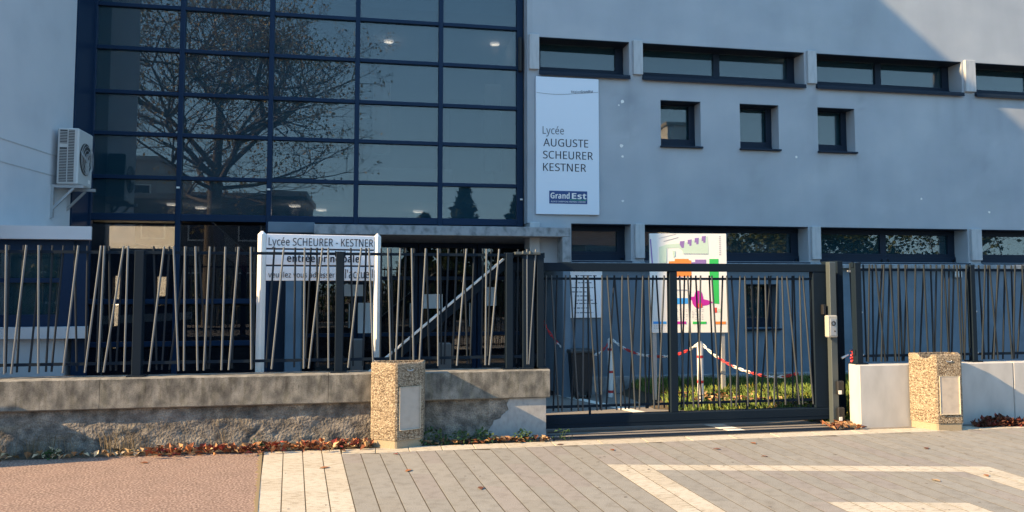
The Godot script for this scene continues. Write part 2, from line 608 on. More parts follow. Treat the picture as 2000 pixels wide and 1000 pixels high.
# ------------------------------------------------------------------ ground
func ground():
	var st = ST()
	f4(st, Vector3(-150, -0.10, -150), Vector3(150, -0.10, -150), Vector3(150, -0.10, 150), Vector3(-150, -0.10, 150), Vector3.UP)
	struct("ground", st, "soil")
	# yard asphalt behind the walls
	st = ST()
	box2(st, -30, 1.9, -0.16, -0.004, -11.3, -8.46)
	box2(st, 1.9, 30, -0.16, 0.0, -11.36, -8.06)
	struct("driveway", st, "drive_asphalt")
	st = ST()
	prism(st, [Vector2(2.76, -11.36), Vector2(2.90, -11.36), Vector2(3.60, -9.50), Vector2(3.44, -9.50)], 0.001, 0.004, 1)
	struct("driveway_line", st, "road_paint")
	st = ST()
	prism(st, [Vector2(3.90, -8.64), Vector2(4.14, -8.64), Vector2(4.22, -8.24), Vector2(4.02, -8.24)], 0.001, 0.004, 1)
	struct("driveway_mark", st, "road_paint")
	# the strip of soil between walls and kerb
	st = ST()
	box2(st, -30, 1.95, -0.12, -0.012, -8.30, -7.7)
	box2(st, 1.95, 30, -0.12, -0.012, -8.06, -7.7)
	struct("soil_strip", st, "soil")
	# red path on the left, the road behind the camera
	st = ST()
	prism(st, [Vector2(-30, -8.10), Vector2(-1.048, -8.10), Vector2(-0.50, -3.5), Vector2(-0.2, 1.0), Vector2(-30, 1.0)], -0.1, 0.0, 1)
	struct("red_path", st, "red_asphalt")
	var edge = [Vector2(-1.04, -8.10)]
	var zz = -8.10
	while zz < -3.6:
		edge.append(Vector2(-1.046 + (zz + 8.10) * 0.119 - 0.012 - absf(rng.randfn(0, 0.016)), zz))
		zz += 0.035
	edge.append(Vector2(-0.515, -3.6))
	st = ST()
	prism(st, edge, -0.01, 0.0035, 1)
	struct("path_edge_sand", st, "edge_sand")
	st = ST()
	box2(st, -120, 120, -0.2, -0.02, 1.2, 8.0)
	struct("road", st, "road_asphalt")
	st = ST()
	box2(st, -120, 120, -0.2, 0.10, 8.0, 10.4)
	struct("far_pavement", st, "drive_asphalt")

func col_x(i, z):
	var x0 = -0.19 + 0.1804 * i
	return x0 + (0.085 - 0.02 * clampf(x0, -1.0, 6.0)) * (z + 7.0)

func cell_corner(i, c):
	# column line i meets row line c, where z = c + 0.21 x
	var z = c
	var x = 0.0
	for k in 4:
		x = col_x(i, z)
		z = c + 0.21 * x
	return Vector2(x, z)

func paver_mesh(p, gap_u, gap_v, lift):
	# p: four corners (x, z): near-left .. ; joints are left open round the block and its top edge is worn
	var u = (p[1] - p[0]).normalized()
	var v = (p[3] - p[0]).normalized()
	var q = [p[0] + u * gap_u + v * gap_v, p[1] - u * gap_u + v * gap_v, p[2] - u * gap_u - v * gap_v, p[3] + u * gap_u - v * gap_v]
	var e = 0.0005
	var t = [q[0] + (u + v) * e, q[1] + (v - u) * e, q[2] - (u + v) * e, q[3] + (u - v) * e]
	var st = ST()
	var y = lift
	f4(st, Vector3(t[0].x, y, t[0].y), Vector3(t[1].x, y, t[1].y), Vector3(t[2].x, y, t[2].y), Vector3(t[3].x, y, t[3].y), Vector3.UP)
	for k in 4:
		var a = q[k]
		var b = q[(k + 1) % 4]
		var c = t[(k + 1) % 4]
		var d = t[k]
		var o = (b - a).normalized().orthogonal()
		var mid = (p[0] + p[2]) * 0.5
		if o.dot(a - mid) < 0:
			o = -o
		f4(st, Vector3(a.x, y - e, a.y), Vector3(b.x, y - e, b.y), Vector3(c.x, y, c.y), Vector3(d.x, y, d.y), Vector3(o.x, 1, o.y).normalized())
		f4(st, Vector3(a.x, y - 0.05, a.y), Vector3(b.x, y - 0.05, b.y), Vector3(b.x, y - e, b.y), Vector3(a.x, y - e, a.y), Vector3(o.x, 0, o.y))
	return st.commit()

func pavement():
	var st = ST()
	prism(st, [Vector2(-1.048, -8.08), Vector2(30, -8.02), Vector2(30, 1.0), Vector2(-0.2, 1.0), Vector2(-0.50, -3.5)], -0.15, -0.0011, 1)
	var bed = struct("pavement", st, "joint_sand")
	var cells = []
	var pitch = 0.2025
	for i in range(-4, 75):
		for j in range(-40, 24):
			var stagger = 0.0
			var c0 = -7.38 + (j + stagger) * pitch
			var p = [cell_corner(i, c0 + pitch), cell_corner(i + 1, c0 + pitch), cell_corner(i + 1, c0), cell_corner(i, c0)]
			var white = i < 0
			if i >= 13 and i <= 31 and j == 0:
				white = true
			if j > 0 and (i == 13 or i == 14 or i == 30 or i == 31):
				white = true
			if j >= 6 and i >= 20 and i <= 25:
				white = true
			var limit = -7.80 if i >= 0 else -8.07
			var mid = (p[0] + p[1] + p[2] + p[3]) / 4.0
			if p[0].y < limit + 0.03 or p[1].y < limit + 0.03 or mid.y > -1.0 or mid.x > 13.0:
				continue
			p[2].y = maxf(p[2].y, limit)
			p[3].y = maxf(p[3].y, limit)
			# how large it shows from the street
			var dx = mid.x * cos(0.182) + mid.y * sin(0.182)
			var dz = mid.x * sin(0.182) - mid.y * cos(0.182)
			if dz < 0.5:
				continue
			var inside = absf(dx / dz) < 0.70 and dz < 11.0 and 557.0 + 1500.0 * 1.65 / dz < 1016.0
			cells.append([p, white, inside, dz, i, j])
	cells.sort_custom(func(a, b): return a[3] < b[3])
	var count = 0
	var rest = {}
	for c in cells:
		var name_m = ("cream_paver_%d" % rng.randi_range(0, 2)) if c[1] else ("grey_paver_%d" % (posmod(hash(c[4] * 31 + int(floor((c[5] + c[4] * 2) / 4.0)) * 17), 7)))
		var mesh = paver_mesh(c[0], 0.0046, 0.0007, R(-0.0003, 0.0003))
		if c[2] and count < 300:
			count += 1
			obj("paver", mesh, name_m, bed)
		else:
			if not rest.has(name_m):
				rest[name_m] = ST()
			rest[name_m].append_from(mesh, 0, Transform3D.IDENTITY)
	for k in rest:
		var o = obj("far_pavers", rest[k], k, bed)
		o.set_meta("kind", "stuff")
	# spots of old chewing gum and oil trodden into the paving
	st = ST()
	for k in 90:
		var q = Vector2(R(-0.8, 7.0), R(-7.6, -4.6))
		var rr = R(0.006, 0.017)
		var blob = []
		for a in 8:
			blob.append(q + Vector2(cos(a * TAU / 8), sin(a * TAU / 8)) * rr * R(0.7, 1.3))
		prism(st, blob, -0.002, 0.0016, 1)
	var gum = obj("gum_spots", st, "gum", bed)
	gum.set_meta("kind", "stuff")
	# cream border stones along the walls
	st = ST()
	box2(st, -0.27, 14, -0.15, -0.02, -8.03, -7.80)
	var kerb = struct("border_strip", st, "joint_sand")
	var x = -0.26
	while x < 13.5:
		var l = 0.50 if x > 1.2 else 0.33
		st = ST()
		box2(st, x + 0.003, x + l - 0.003, -0.02, 0.004 + R(-0.002, 0.002), -8.02 + R(-0.004, 0.004), -7.805, 0.004)
		obj("border_stone", st, "cream_paver_%d" % rng.randi_range(0, 2), kerb)
		x += l

# ------------------------------------------------------------------ the school
func frame_rect(st, x0, x1, y0, y1, w, z0, z1):
	box2(st, x0, x1, y1 - w, y1, z0, z1)
	box2(st, x0, x1, y0, y0 + w, z0, z1)
	box2(st, x0, x0 + w, y0 + w, y1 - w, z0, z1)
	box2(st, x1 - w, x1, y0 + w, y1 - w, z0, z1)

func pane(parent, x0, x1, y0, y1, z, m, tilt = 0.003):
	var st = ST()
	var bs = Basis.from_euler(Vector3(R(-tilt, tilt), R(-tilt, tilt), 0))
	# double glazing: two sheets with a gap, very slightly out of true
	box(st, Vector3((x0 + x1) / 2, (y0 + y1) / 2, z), Vector3(x1 - x0, y1 - y0, 0.006), 0.0, bs)
	box(st, Vector3((x0 + x1) / 2, (y0 + y1) / 2, z - 0.02), Vector3(x1 - x0, y1 - y0, 0.006), 0.0, bs)
	return obj("pane", st, m, parent)

func strip_window(b, x0, x1, y0, y1, parts, m_top, soffit):
	# a long low window set back between two piers, lined with dark metal
	var w = part_root("window", b)
	var m_low = 0.15
	var st = ST()
	box2(st, x0, x1, y1 - m_top, y1, -11.80, -11.70)
	box2(st, x0, x1, y0, y0 + m_low, -11.80, -11.70)
	box2(st, x0, x1, y0, y0 + m_low - 0.05, -11.70, -11.68, 0.004)
	var n = parts
	var step = (x1 - x0) / n
	for k in n + 1:
		var xx = x0 + k * step
		var wl = 0.0 if k == 0 else 0.055
		var wr = 0.0 if k == n else 0.055
		if k == 0:
			wr = 0.09
		if k == n:
			wl = 0.13
		box2(st, xx - wl, xx + wr, y0 + m_low, y1 - m_top, -11.795, -11.705)
	obj("frame", st, "dark_frame", w)
	st = ST()
	box2(st, x0 + 0.002, x1 - 0.002, soffit - 0.012, soffit - 0.002, -11.70, -11.405)
	obj("lining", st, "dark_frame", w)
	for k in n:
		var l = x0 + k * step + (0.08 if k == 0 else 0.045)
		var r = x0 + (k + 1) * step - (0.12 if k == n - 1 else 0.045)
		pane(w, l, r, y0 + m_low - 0.01, y1 - m_top + 0.01, -11.74, "window_glass")
	st = ST()
	box2(st, x0, x1, y0 - 0.055, y0 - 0.012, -11.80, -11.345, 0.004)
	box2(st, x0, x1, y0 - 0.075, y0 - 0.055, -11.36, -11.345)
	obj("sill", st, "dark_frame", w)
	for k in range(0, n + 1):
		var xx = x0 + k * step
		for d in [-0.07, 0.05]:
			if (k == 0 and d < 0) or (k == n and d > 0):
				continue
			st = ST()
			box2(st, xx + d, xx + d + 0.03, y0 + 0.012, y0 + 0.05, -11.70, -11.68)
			obj("hinge", st, "galvanised", w)

func square_window(b, x0, x1, y0, y1):
	var w = part_root("window", b)
	var st = ST()
	box2(st, x0, x1, y1 - 0.025, y1, -11.72, -11.63)
	box2(st, x0, x1, y0, y0 + 0.15, -11.72, -11.63)
	box2(st, x0, x1, y0, y0 + 0.07, -11.63, -11.615, 0.004)
	box2(st, x0, x0 + 0.09, y0 + 0.15, y1 - 0.025, -11.718, -11.632)
	box2(st, x1 - 0.085, x1, y0 + 0.15, y1 - 0.025, -11.718, -11.632)
	box2(st, x1 - 0.105, x1 - 0.07, y0 + 0.15, y1 - 0.025, -11.65, -11.62)
	obj("frame", st, "dark_frame", w)
	st = ST()
	box2(st, x0 + 0.002, x1 - 0.002, y1 - 0.012, y1 - 0.002, -11.63, -11.405)
	obj("lining", st, "dark_frame", w)
	pane(w, x0 + 0.08, x1 - 0.075, y0 + 0.14, y1 - 0.015, -11.68, "window_glass")
	st = ST()
	box2(st, x0 - 0.015, x1 + 0.02, y0 - 0.035, y0 - 0.006, -11.70, -11.35, 0.004)
	obj("sill", st, "dark_frame", w)

func school():
	var b = thing("school_building", "grey rendered school block with blue curtain wall and long strip windows", "building", Vector3(3, 0, FZ))
	var holes = []
	var bays = [[2.52, 3.98, 1], [4.19, 7.0, 2], [7.20, 9.96, 2], [10.2, 13.0, 2], [13.2, 16.0, 2]]
	for k in bays:
		holes.append([k[0], k[1], 4.92, 5.49])
		if k[0] > 3.5:
			holes.append([k[0], k[1], 2.03, 2.60])
	holes.append([3.02, 3.98, 2.03, 2.60])
	for k in [[4.49, 5.165], [5.84, 6.52], [7.22, 7.895]]:
		holes.append([k[0], k[1], 3.86, 4.585])
	holes.append([5.88, 6.46, 0.97, 1.67])
	# upper render and the darker painted base below the lower strip
	var up = []
	var low = []
	for h in holes:
		if h[2] > 1.99:
			up.append(h)
		else:
			low.append(h)
	var st = ST()
	var wn = FastNoiseLite.new()
	wn.seed = 12
	wn.frequency = 0.35
	wn.fractal_octaves = 4
	var wd = FastNoiseLite.new()
	wd.seed = 17
	wd.frequency = 3.5
	wd.fractal_octaves = 3
	var stain = func(x, y):
		# rain marks below sills and piers, lighter repair patches, rubbed horizontal marks
		var c = 1.0 + 0.17 * wn.get_noise_2d(x, y)
		for k in [4.90, 3.84, 2.0]:
			if y < k and y > k - 1.5:
				var run = clampf(wd.get_noise_2d(x * 1.0, 0.08 * y + k * 7.0) * 1.6 + 0.1, 0.0, 1.0)
				var under = 1.0
				if k == 3.84:
					under = 0.0
					for q in [[4.49, 5.165], [5.84, 6.52], [7.22, 7.895]]:
						if x > q[0] - 0.05 and x < q[1] + 0.05:
							under = 1.0
				c -= 0.17 * run * under * pow(1.0 - (k - y) / 1.5, 1.4)
		for q in [4.11, 7.12, 10.1]:
			c -= 0.13 * exp(-pow((x - q) / 0.10, 2.0)) * clampf(1.0 - (4.95 - y) / 0.7, 0.0, 1.0) * (1.0 if y < 4.95 else 0.0)
		c += 0.075 * smoothstep(0.1, 0.15, wn.get_noise_2d(x * 0.8 + 40.0, y * 1.6))
		c += 0.15 * smoothstep(0.24, 0.34, wd.get_noise_2d(x * 0.35 + 9.0, y * 2.6))* smoothstep(0.0, 0.2, wn.get_noise_2d(x * 1.3, y + 80.0))
		c -= 0.06 * smoothstep(9.6, 10.2, y)
		return Color(c * 0.995, c, c * (1.0 + 0.02 * wn.get_noise_2d(x + 90.0, y)))
	holed(st, 2.42, 18, 1.995, 10.2, up, -11.82, FZ, 0.11, stain)
	st.set_color(Color(0.93, 0.93, 0.93))
	holed(st, 2.335, 2.42, 2.60, 10.2, [], -11.82, FZ)
	M["facade"].vertex_color_use_as_albedo = true
	obj("wall", st, "facade", b)
	st = ST()
	holed(st, 2.84, 18, 0.26, 1.995, low, -11.82, FZ - 0.002)
	obj("painted_base", st, "facade_low", b)
	st = ST()
	box2(st, 2.84, 18, -0.1, 0.26, -11.8, FZ + 0.03, 0.006)
	obj("plinth", st, "stained", b)
	st = ST()
	prism(st, [Vector2(FZ, 1.93), Vector2(FZ + 0.10, 1.93), Vector2(FZ + 0.10, 1.985), Vector2(FZ, 2.02)], 3.0, 18, 0)
	obj("string_course", st, "stained", b)
	for k in bays:
		strip_window(b, k[0], k[1], 4.955, 5.53, k[2], 0.03, 5.49)
		if k[0] > 3.5:
			strip_window(b, k[0], k[1], 2.035, 2.586, k[2], 0.08, 2.60)
	strip_window(b, 3.02, 3.98, 2.035, 2.586, 1, 0.08, 2.60)
	for k in [[4.49, 5.165], [5.84, 6.52], [7.22, 7.895]]:
		square_window(b, k[0], k[1], 3.86, 4.585)
	square_window(b, 5.88, 6.46, 0.97, 1.67)
	# piers between the strips
	for x in [[2.36, 2.515], [4.035, 4.19], [7.04, 7.20], [10.0, 10.2], [13.03, 13.2]]:
		st = ST()
		box2(st, x[0], x[1], 4.965, 5.515, FZ - 0.35, FZ + 0.05, 0.006)
		obj("pier", st, "pier", b)
		st = ST()
		box2(st, x[0], x[1], 2.07, 2.605, FZ - 0.35, FZ + 0.05, 0.006)
		obj("pier", st, "pier", b)
	# filled holes that show as pale spots
	for k in [[3.86, 4.53, 0.03], [3.80, 4.47, 0.014], [3.84, 3.83, 0.028], [3.855, 3.66, 0.02], [3.85, 2.96, 0.022], [6.82, 3.74, 0.02], [10.4, 2.9, 0.02], [9.1, 3.1, 0.018]]:
		st = ST()
		var pts = []
		for a in 9:
			pts.append(Vector2(k[0], k[1]) + Vector2(cos(a * TAU / 9), sin(a * TAU / 9)) * k[2] * R(0.75, 1.15))
		prism(st, pts, FZ + 0.0005, FZ + 0.004)
		obj("filler_spot", st, "white_paint", b)
	st = ST()
	box2(st, 9.64, 9.78, 1.78, 1.93, FZ, FZ + 0.07, 0.01)
	obj("wall_box", st, "unit_casing", b)

	# curtain wall
	var cols = [-3.93, -2.73, -1.48, -0.23, 1.03, 2.27]
	var rows = [2.62, 3.19, 3.815, 4.415, 5.055, 5.685, 6.32, 6.96, 7.6, 8.24, 8.88]
	var cw = part_root("curtain_wall", b)
	for i in cols.size():
		st = ST()
		var w = 0.07 if i > 0 and i < cols.size() - 1 else 0.10
		var y0 = 2.56 if i >= 3 else 0.0
		box2(st, cols[i] - w / 2, cols[i] + w / 2, y0, 8.93, CZ - 0.06, CZ + 0.05, 0.005)
		obj("mullion", st, "blue_frame", cw)
	for j in rows.size():
		for i in cols.size() - 1:
			st = ST()
			var h = 0.055 if j > 0 else 0.10
			var w0 = 0.05 if i == 0 else 0.035
			var w1 = 0.05 if i == cols.size() - 2 else 0.035
			box2(st, cols[i] + w0, cols[i + 1] - w1, rows[j] - h / 2, rows[j] + h / 2, CZ - 0.05, CZ + 0.042, 0.004)
			obj("transom", st, "blue_frame", cw)
			if j < rows.size() - 1:
				pane(cw, cols[i] + 0.03, cols[i + 1] - 0.03, rows[j] + 0.02, rows[j + 1] - 0.02, CZ - 0.005, "curtain_glass")
	# jamb box, small dark fittings
	st = ST()
	box2(st, 2.235, 2.30, 4.98, 5.54, CZ + 0.05, CZ + 0.12, 0.02)
	obj("jamb_box", st, "black_plastic", cw)
	for k in [[2.29, 2.98], [-1.48, 3.05], [-2.73, 3.05]]:
		st = ST()
		box2(st, k[0] - 0.02, k[0] + 0.02, k[1] - 0.012, k[1] + 0.012, CZ + 0.051, CZ + 0.075)
		obj("clip", st, "white_paint", cw)
	# left return of the curtain wall and right return of the facade
	st = ST()
	box2(st, -4.02, -3.915, 0.0, 9.3, CZ + 0.05, -11.05)
	obj("blue_return", st, "blue_frame", b)
	# ground floor glazing on the left, under the same columns
	var gf = part_root("ground_glazing", b)
	var g_rows = [0.06, 0.82, 1.42, 2.57]
	for i in 2:
		for j in 4:
			st = ST()
			box2(st, cols[i] + 0.05, cols[i + 1] - 0.036, g_rows[j] - 0.035, g_rows[j] + 0.035, CZ - 0.05, CZ + 0.04, 0.004)
			if j < 3:
				obj("transom", st, "blue_frame", gf)
				pane(gf, cols[i] + 0.03, cols[i + 1] - 0.03, g_rows[j] + 0.02, g_rows[j + 1] - 0.05, CZ - 0.005, "door_glass")
	# canopy over the entrance, with its cheek and recess
	st = ST()
	box2(st, -0.79, 2.93, 2.37, 2.51, -13.4, -11.08, 0.006)
	box2(st, 2.80, 2.93, 1.99, 2.368, -13.4, -11.08, 0.006)
	obj("canopy", st, "stained", b)
	st = ST()
	box2(st, 2.81, 2.925, 0.0, 1.988, -13.4, -11.10, 0.006)
	obj("cheek_wall", st, "facade_low", b)
	st = ST()
	box2(st, -1.44, -0.80, 2.40, 2.55, -13.4, -11.30, 0.006)
	obj("canopy_beam", st, "facade_low", b)
	st = ST()
	box2(st, -1.20, -0.98, 0.0, 2.398, -11.75, -11.45, 0.01)
	obj("pillar", st, "facade_low", b)
	st = ST()
	box2(st, -1.44, -1.22, 0.0, 2.398, -13.2, -11.62)
	obj("blue_panel", st, "dark_frame", b)
	# entrance doors at the back of the recess
	for k in 4:
		var x0 = -1.20 + k * 1.0
		var d = part_root("door", b)
		st = ST()
		frame_rect(st, x0, x0 + 0.98, 0.02, 2.36, 0.07, -13.12, -13.03)
		box2(st, x0 + 0.07, x0 + 0.91, 1.74, 1.80, -13.11, -13.035)
		box2(st, x0 + 0.07, x0 + 0.91, 0.80, 0.86, -13.11, -13.035)
		obj("frame", st, "blue_frame", d)
		for yy in [[0.09, 0.80], [0.86, 1.74], [1.80, 2.29]]:
			pane(d, x0 + 0.06, x0 + 0.92, yy[0], yy[1], -13.07, "door_glass")
		st = ST()
		tube(st, Vector3(x0 + 0.86, 0.95, -12.98), Vector3(x0 + 0.86, 1.35, -12.98), 0.014, 0.014)
		obj("handle", st, "galvanised", d)
	# inside: slabs, ceilings, back walls
	st = ST()
	box2(st, -6.0, 18, 2.95, 3.22, -17.4, -12.05)
	box2(st, 2.9, 18, 2.75, 2.95, -17.4, -11.9)
	obj("floor_slab", st, "room_ceiling", b)
	st = ST()
	box2(st, -6.0, 18, 6.0, 6.32, -17.4, -12.0)
	obj("floor_slab", st, "room_ceiling", b)
	st = ST()
	box2(st, -6.0, 18, 9.0, 9.4, -17.6, -11.83)
	box2(st, -4.02, 2.335, 8.95, 10.2, -11.95, -11.62)
	obj("roof", st, "grey_house", b)
	st = ST()
	box2(st, -6.0, 18, -0.1, 0.0, -17.4, -11.9)
	obj("floor", st, "room_floor", b)
	st = ST()
	holed(st, -6.0, 18, 3.22, 6.0, [[-0.25, -0.03, 4.85, 5.95], [4.8, 6.2, 4.2, 5.6]], -15.2, -15.0)
	holed(st, -6.0, 18, 6.32, 9.0, [], -15.2, -15.0)
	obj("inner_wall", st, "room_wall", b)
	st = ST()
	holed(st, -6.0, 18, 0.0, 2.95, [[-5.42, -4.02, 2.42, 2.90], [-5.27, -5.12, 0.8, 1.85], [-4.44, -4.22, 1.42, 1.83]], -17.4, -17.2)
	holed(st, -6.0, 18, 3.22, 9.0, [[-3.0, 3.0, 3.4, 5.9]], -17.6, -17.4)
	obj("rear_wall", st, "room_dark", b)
	st = ST()
	box2(st, -6.2, -6.0, 0, 9.4, -17.6, -11.75)
	box2(st, 17.8, 18, 0, 9.4, -17.6, -11.83)
	box2(st, 2.40, 2.55, 3.22, 6.0, -15.0, -11.85)
	box2(st, 2.95, 3.1, 0.0, 2.75, -17.2, -11.85)
	obj("side_wall", st, "room_wall", b)
	st = ST()
	frame_rect(st, -0.26, -0.02, 4.84, 5.96, 0.03, -15.05, -14.97)
	box2(st, -0.24, -0.04, 5.44, 5.47, -15.03, -14.97)
	obj("inner_window_frame", st, "dark_frame", b)
	for k in [[-1.33, -0.37, 4.84, 5.50, -14.97, "white_board"], [-0.06, 1.36, 3.40, 3.62, -12.95, "white_board"], [1.30, 1.85, 3.23, 4.85, -13.0, "room_dark"], [0.0, 0.35, 4.2, 5.6, -14.96, "white_board"], [2.0, 2.3, 3.7, 5.3, -13.6, "white_board"]]:
		st = ST()
		box2(st, k[0], k[1], k[2], k[3], k[4] - 0.04, k[4], 0.005)
		obj("interior_panel", st, k[5], b)
	# lit ceiling lamps seen through the glass
	for k in [[0.27, 5.995, -13.6], [2.15, 5.995, -13.4], [-2.78, 2.945, -13.4], [-0.84, 2.945, -13.4], [0.80, 2.945, -13.4], [-3.1, 2.945, -12.9], [-1.22, 2.945, -12.8], [7.9, 5.995, -13.3]]:
		st = ST()
		tube(st, Vector3(k[0], k[1] - 0.03, k[2]), Vector3(k[0], k[1], k[2]), 0.085, 0.09, 14)
		obj("ceiling_lamp", st, "lamp_glow", b)
		var l = OmniLight3D.new()
		l.name = "ceiling_lamp_light"
		l.light_energy = 0.025
		l.light_color = Color(1.0, 0.93, 0.82)
		l.omni_range = 12
		l.omni_attenuation = 2
		l.light_size = 0.08
		l.shadow_enabled = true
		put(l, b)
		l.position += Vector3(k[0], k[1] - 0.13, k[2])
	# papers taped to the doors
	for k in [[0.86, 1.20, 1.26, 1.50, -13.02], [-0.43, -0.12, 1.47, 1.66, -13.02], [-0.20, 0.04, 0.86, 1.36, -13.02], [1.95, 2.12, 1.30, 1.62, -13.02]]:
		st = ST()
		box2(st, k[0], k[1], k[2], k[3], k[4], k[4] + 0.004)
		obj("notice", st, "paper", b)

# ------------------------------------------------------------------ the wing on the left
func annex():
	var a = thing("annex_wing", "pale rendered wing at the left end with a boxed ground floor window", "building", Vector3(-5, 0, -10))
	var st = ST()
	# plan (x, z): the wall that shows runs from the street corner back to the blue return
	var plan = [Vector2(-4.187, -8.65), Vector2(-3.93, -11.03), Vector2(-4.1, -11.6), Vector2(-9.5, -11.6), Vector2(-9.5, -8.65)]
	# walls up to a monopitch roof that climbs towards the back
	var top = func(p): return 12.34 + (-8.71 - p.y) * 1.4
	for i in plan.size():
		var p = plan[i]
		var q = plan[(i + 1) % plan.size()]
		var e = (q - p).normalized()
		var o = Vector2(e.y, -e.x)
		if o.dot((p + q) / 2.0 - Vector2(-6.5, -10.3)) < 0:
			o = -o
		f4(st, Vector3(p.x, 0, p.y), Vector3(q.x, 0, q.y), Vector3(q.x, top.call(q), q.y), Vector3(p.x, top.call(p), p.y), Vector3(o.x, 0, o.y))
	obj("wall", st, "annex_wall", a)
	st = ST()
	var up = Vector3(0, 1, 1.4).normalized()
	var tp = []
	for p in plan:
		tp.append(Vector3(p.x, top.call(p), p.y))
	f3(st, tp[0], tp[1], tp[2], up)
	f3(st, tp[0], tp[2], tp[3], up)
	f3(st, tp[0], tp[3], tp[4], up)
	obj("roof", st, "grey_house", a)
	# a fine joint and a raised band across the wall
	var dirw = Vector3(-3.93 + 4.187, 0, -11.03 + 8.65).normalized()
	var nrm = Vector3(-dirw.z, 0, dirw.x)
	if nrm.x < 0:
		nrm = -nrm
	for y in [3.30, 3.04]:
		st = ST()
		var c0 = Vector3(-4.187, y, -8.65)
		var c1 = Vector3(-3.945, y, -10.90)
		bar(st, c0 + nrm * 0.001, c1 + nrm * 0.001, 0.012, 0.012)
		obj("wall_joint", st, "pier", a)
	# the boxed window: roof slab, frame, pane, sill, apron
	st = ST()
	prism(st, [Vector2(-9.0, -9.17), Vector2(-3.04, -9.17), Vector2(-3.09, -9.34), Vector2(-3.98, -11.0), Vector2(-9.0, -11.0)], 2.155, 2.30, 1)
	obj("ledge_slab", st, "annex_wall", a)
	st = ST()
	prism(st, [Vector2(-9.0, -9.17), Vector2(-3.05, -9.17), Vector2(-3.10, -9.34), Vector2(-3.98, -11.0), Vector2(-9.0, -11.0)], 1.07, 1.195, 1)
	obj("sill_slab", st, "annex_wall", a)
	st = ST()
	box2(st, -9.0, -3.31, 0.0, 1.068, -9.6, -9.26)
	obj("apron_wall", st, "annex_wall", a)
	var w = part_root("window", a)
	st = ST()
	frame_rect(st, -5.6, -3.25, 1.197, 2.153, 0.13, -9.36, -9.28)
	box2(st, -5.5, -3.38, 1.68, 1.73, -9.35, -9.285)
	box2(st, -4.16, -4.02, 1.32, 2.03, -9.35, -9.283)
	obj("frame", st, "blue_frame", w)
	for k in [[-4.03, -3.37], [-5.5, -4.15]]:
		pane(w, k[0], k[1], 1.31, 1.69, -9.325, "window_glass", 0.0005)
		pane(w, k[0], k[1], 1.72, 2.04, -9.325, "window_glass", 0.0005)
	st = ST()
	for yy in [[0.0, 1.068], [1.197, 2.153]]:
		prism(st, [Vector2(-3.25, -9.30), Vector2(-3.10, -9.30), Vector2(-3.13, -9.40), Vector2(-4.0, -10.98), Vector2(-4.12, -10.98), Vector2(-3.28, -9.45)], yy[0], yy[1], 1)
	obj("blue_return", st, "blue_frame", a)
	st = ST()
	box2(st, -9.0, -4.2, 0, 2.15, -10.9, -10.6)
	box2(st, -9.0, -8.9, 0, 2.15, -10.6, -9.36)
	obj("room_back", st, "room_dark", a)
	# air conditioner hung on the wing
	var u = thing("air_conditioner", "pale outdoor air conditioning unit on a bracket beside the curtain wall", "air conditioner", Vector3(-3.8, 2.85, -10.75))
	st = ST()
	box2(st, -3.915, -3.665, 2.925, 3.645, -11.0, -10.5, 0.015)
	obj("casing", st, "unit_casing", u)
	# vents on the side that faces the street
	var slats = [[-3.885, -3.80, 3.445, 3.62], [-3.885, -3.80, 2.955, 3.395], [-3.785, -3.715, 2.955, 3.62]]
	for v in slats:
		st = ST()
		box2(st, v[0], v[1], v[2], v[3], -10.5, -10.496)
		var g = obj("vent", st, "unit_dark", u)
		st = ST()
		var y = v[2] + 0.01
		while y < v[3] - 0.01:
			box(st, Vector3((v[0] + v[1]) / 2, y, -10.492), Vector3(v[1] - v[0], 0.006, 0.008))
			y += 0.02
		var sl = obj("vent_slats", st, "unit_casing", g)
		sl.set_meta("kind", "stuff")
	# the fan on the side that faces right
	st = ST()
	tube(st, Vector3(-3.667, 3.28, -10.75), Vector3(-3.661, 3.28, -10.75), 0.21, 0.21, 28)
	obj("fan_opening", st, "unit_dark", u)
	st = ST()
	for k in 3:
		var ang = k * TAU / 3 + 0.4
		var c = Vector3(-3.656, 3.28 + sin(ang) * 0.10, -10.75 + cos(ang) * 0.10)
		box(st, c, Vector3(0.006, 0.19, 0.10), 0.0, Basis(Vector3.RIGHT, -ang + PI / 2) * Basis(Vector3.UP, 0.35))
	tube(st, Vector3(-3.66, 3.28, -10.75), Vector3(-3.645, 3.28, -10.75), 0.045, 0.04, 14)
	obj("fan", st, "galvanised", u)
	st = ST()
	for rr in [0.07, 0.12, 0.17, 0.21]:
		for k in 28:
			var a0 = k * TAU / 28
			var a1 = (k + 1) * TAU / 28
			tube(st, Vector3(-3.64, 3.28 + sin(a0) * rr, -10.75 + cos(a0) * rr), Vector3(-3.64, 3.28 + sin(a1) * rr, -10.75 + cos(a1) * rr), 0.0025, 0.0025, 4, false)
	obj("fan_guard", st, "unit_casing", u)
	st = ST()
	box2(st, -3.666, -3.661, 2.98, 3.03, -10.93, -10.86)
	obj("type_plate", st, "white_paint", u)
	for z in [-10.55, -10.95]:
		st = ST()
		box2(st, -4.0, -3.60, 2.885, 2.922, z - 0.02, z + 0.02)
		box2(st, -3.985, -3.95, 2.50, 2.885, z - 0.02, z + 0.02)
		bar(st, Vector3(-3.96, 2.62, z), Vector3(-3.72, 2.885, z), 0.03, 0.025)
		obj("bracket", st, "galvanised", u)

# ------------------------------------------------------------------ street walls
var drip_a = FastNoiseLite.new()
var drip_b = FastNoiseLite.new()

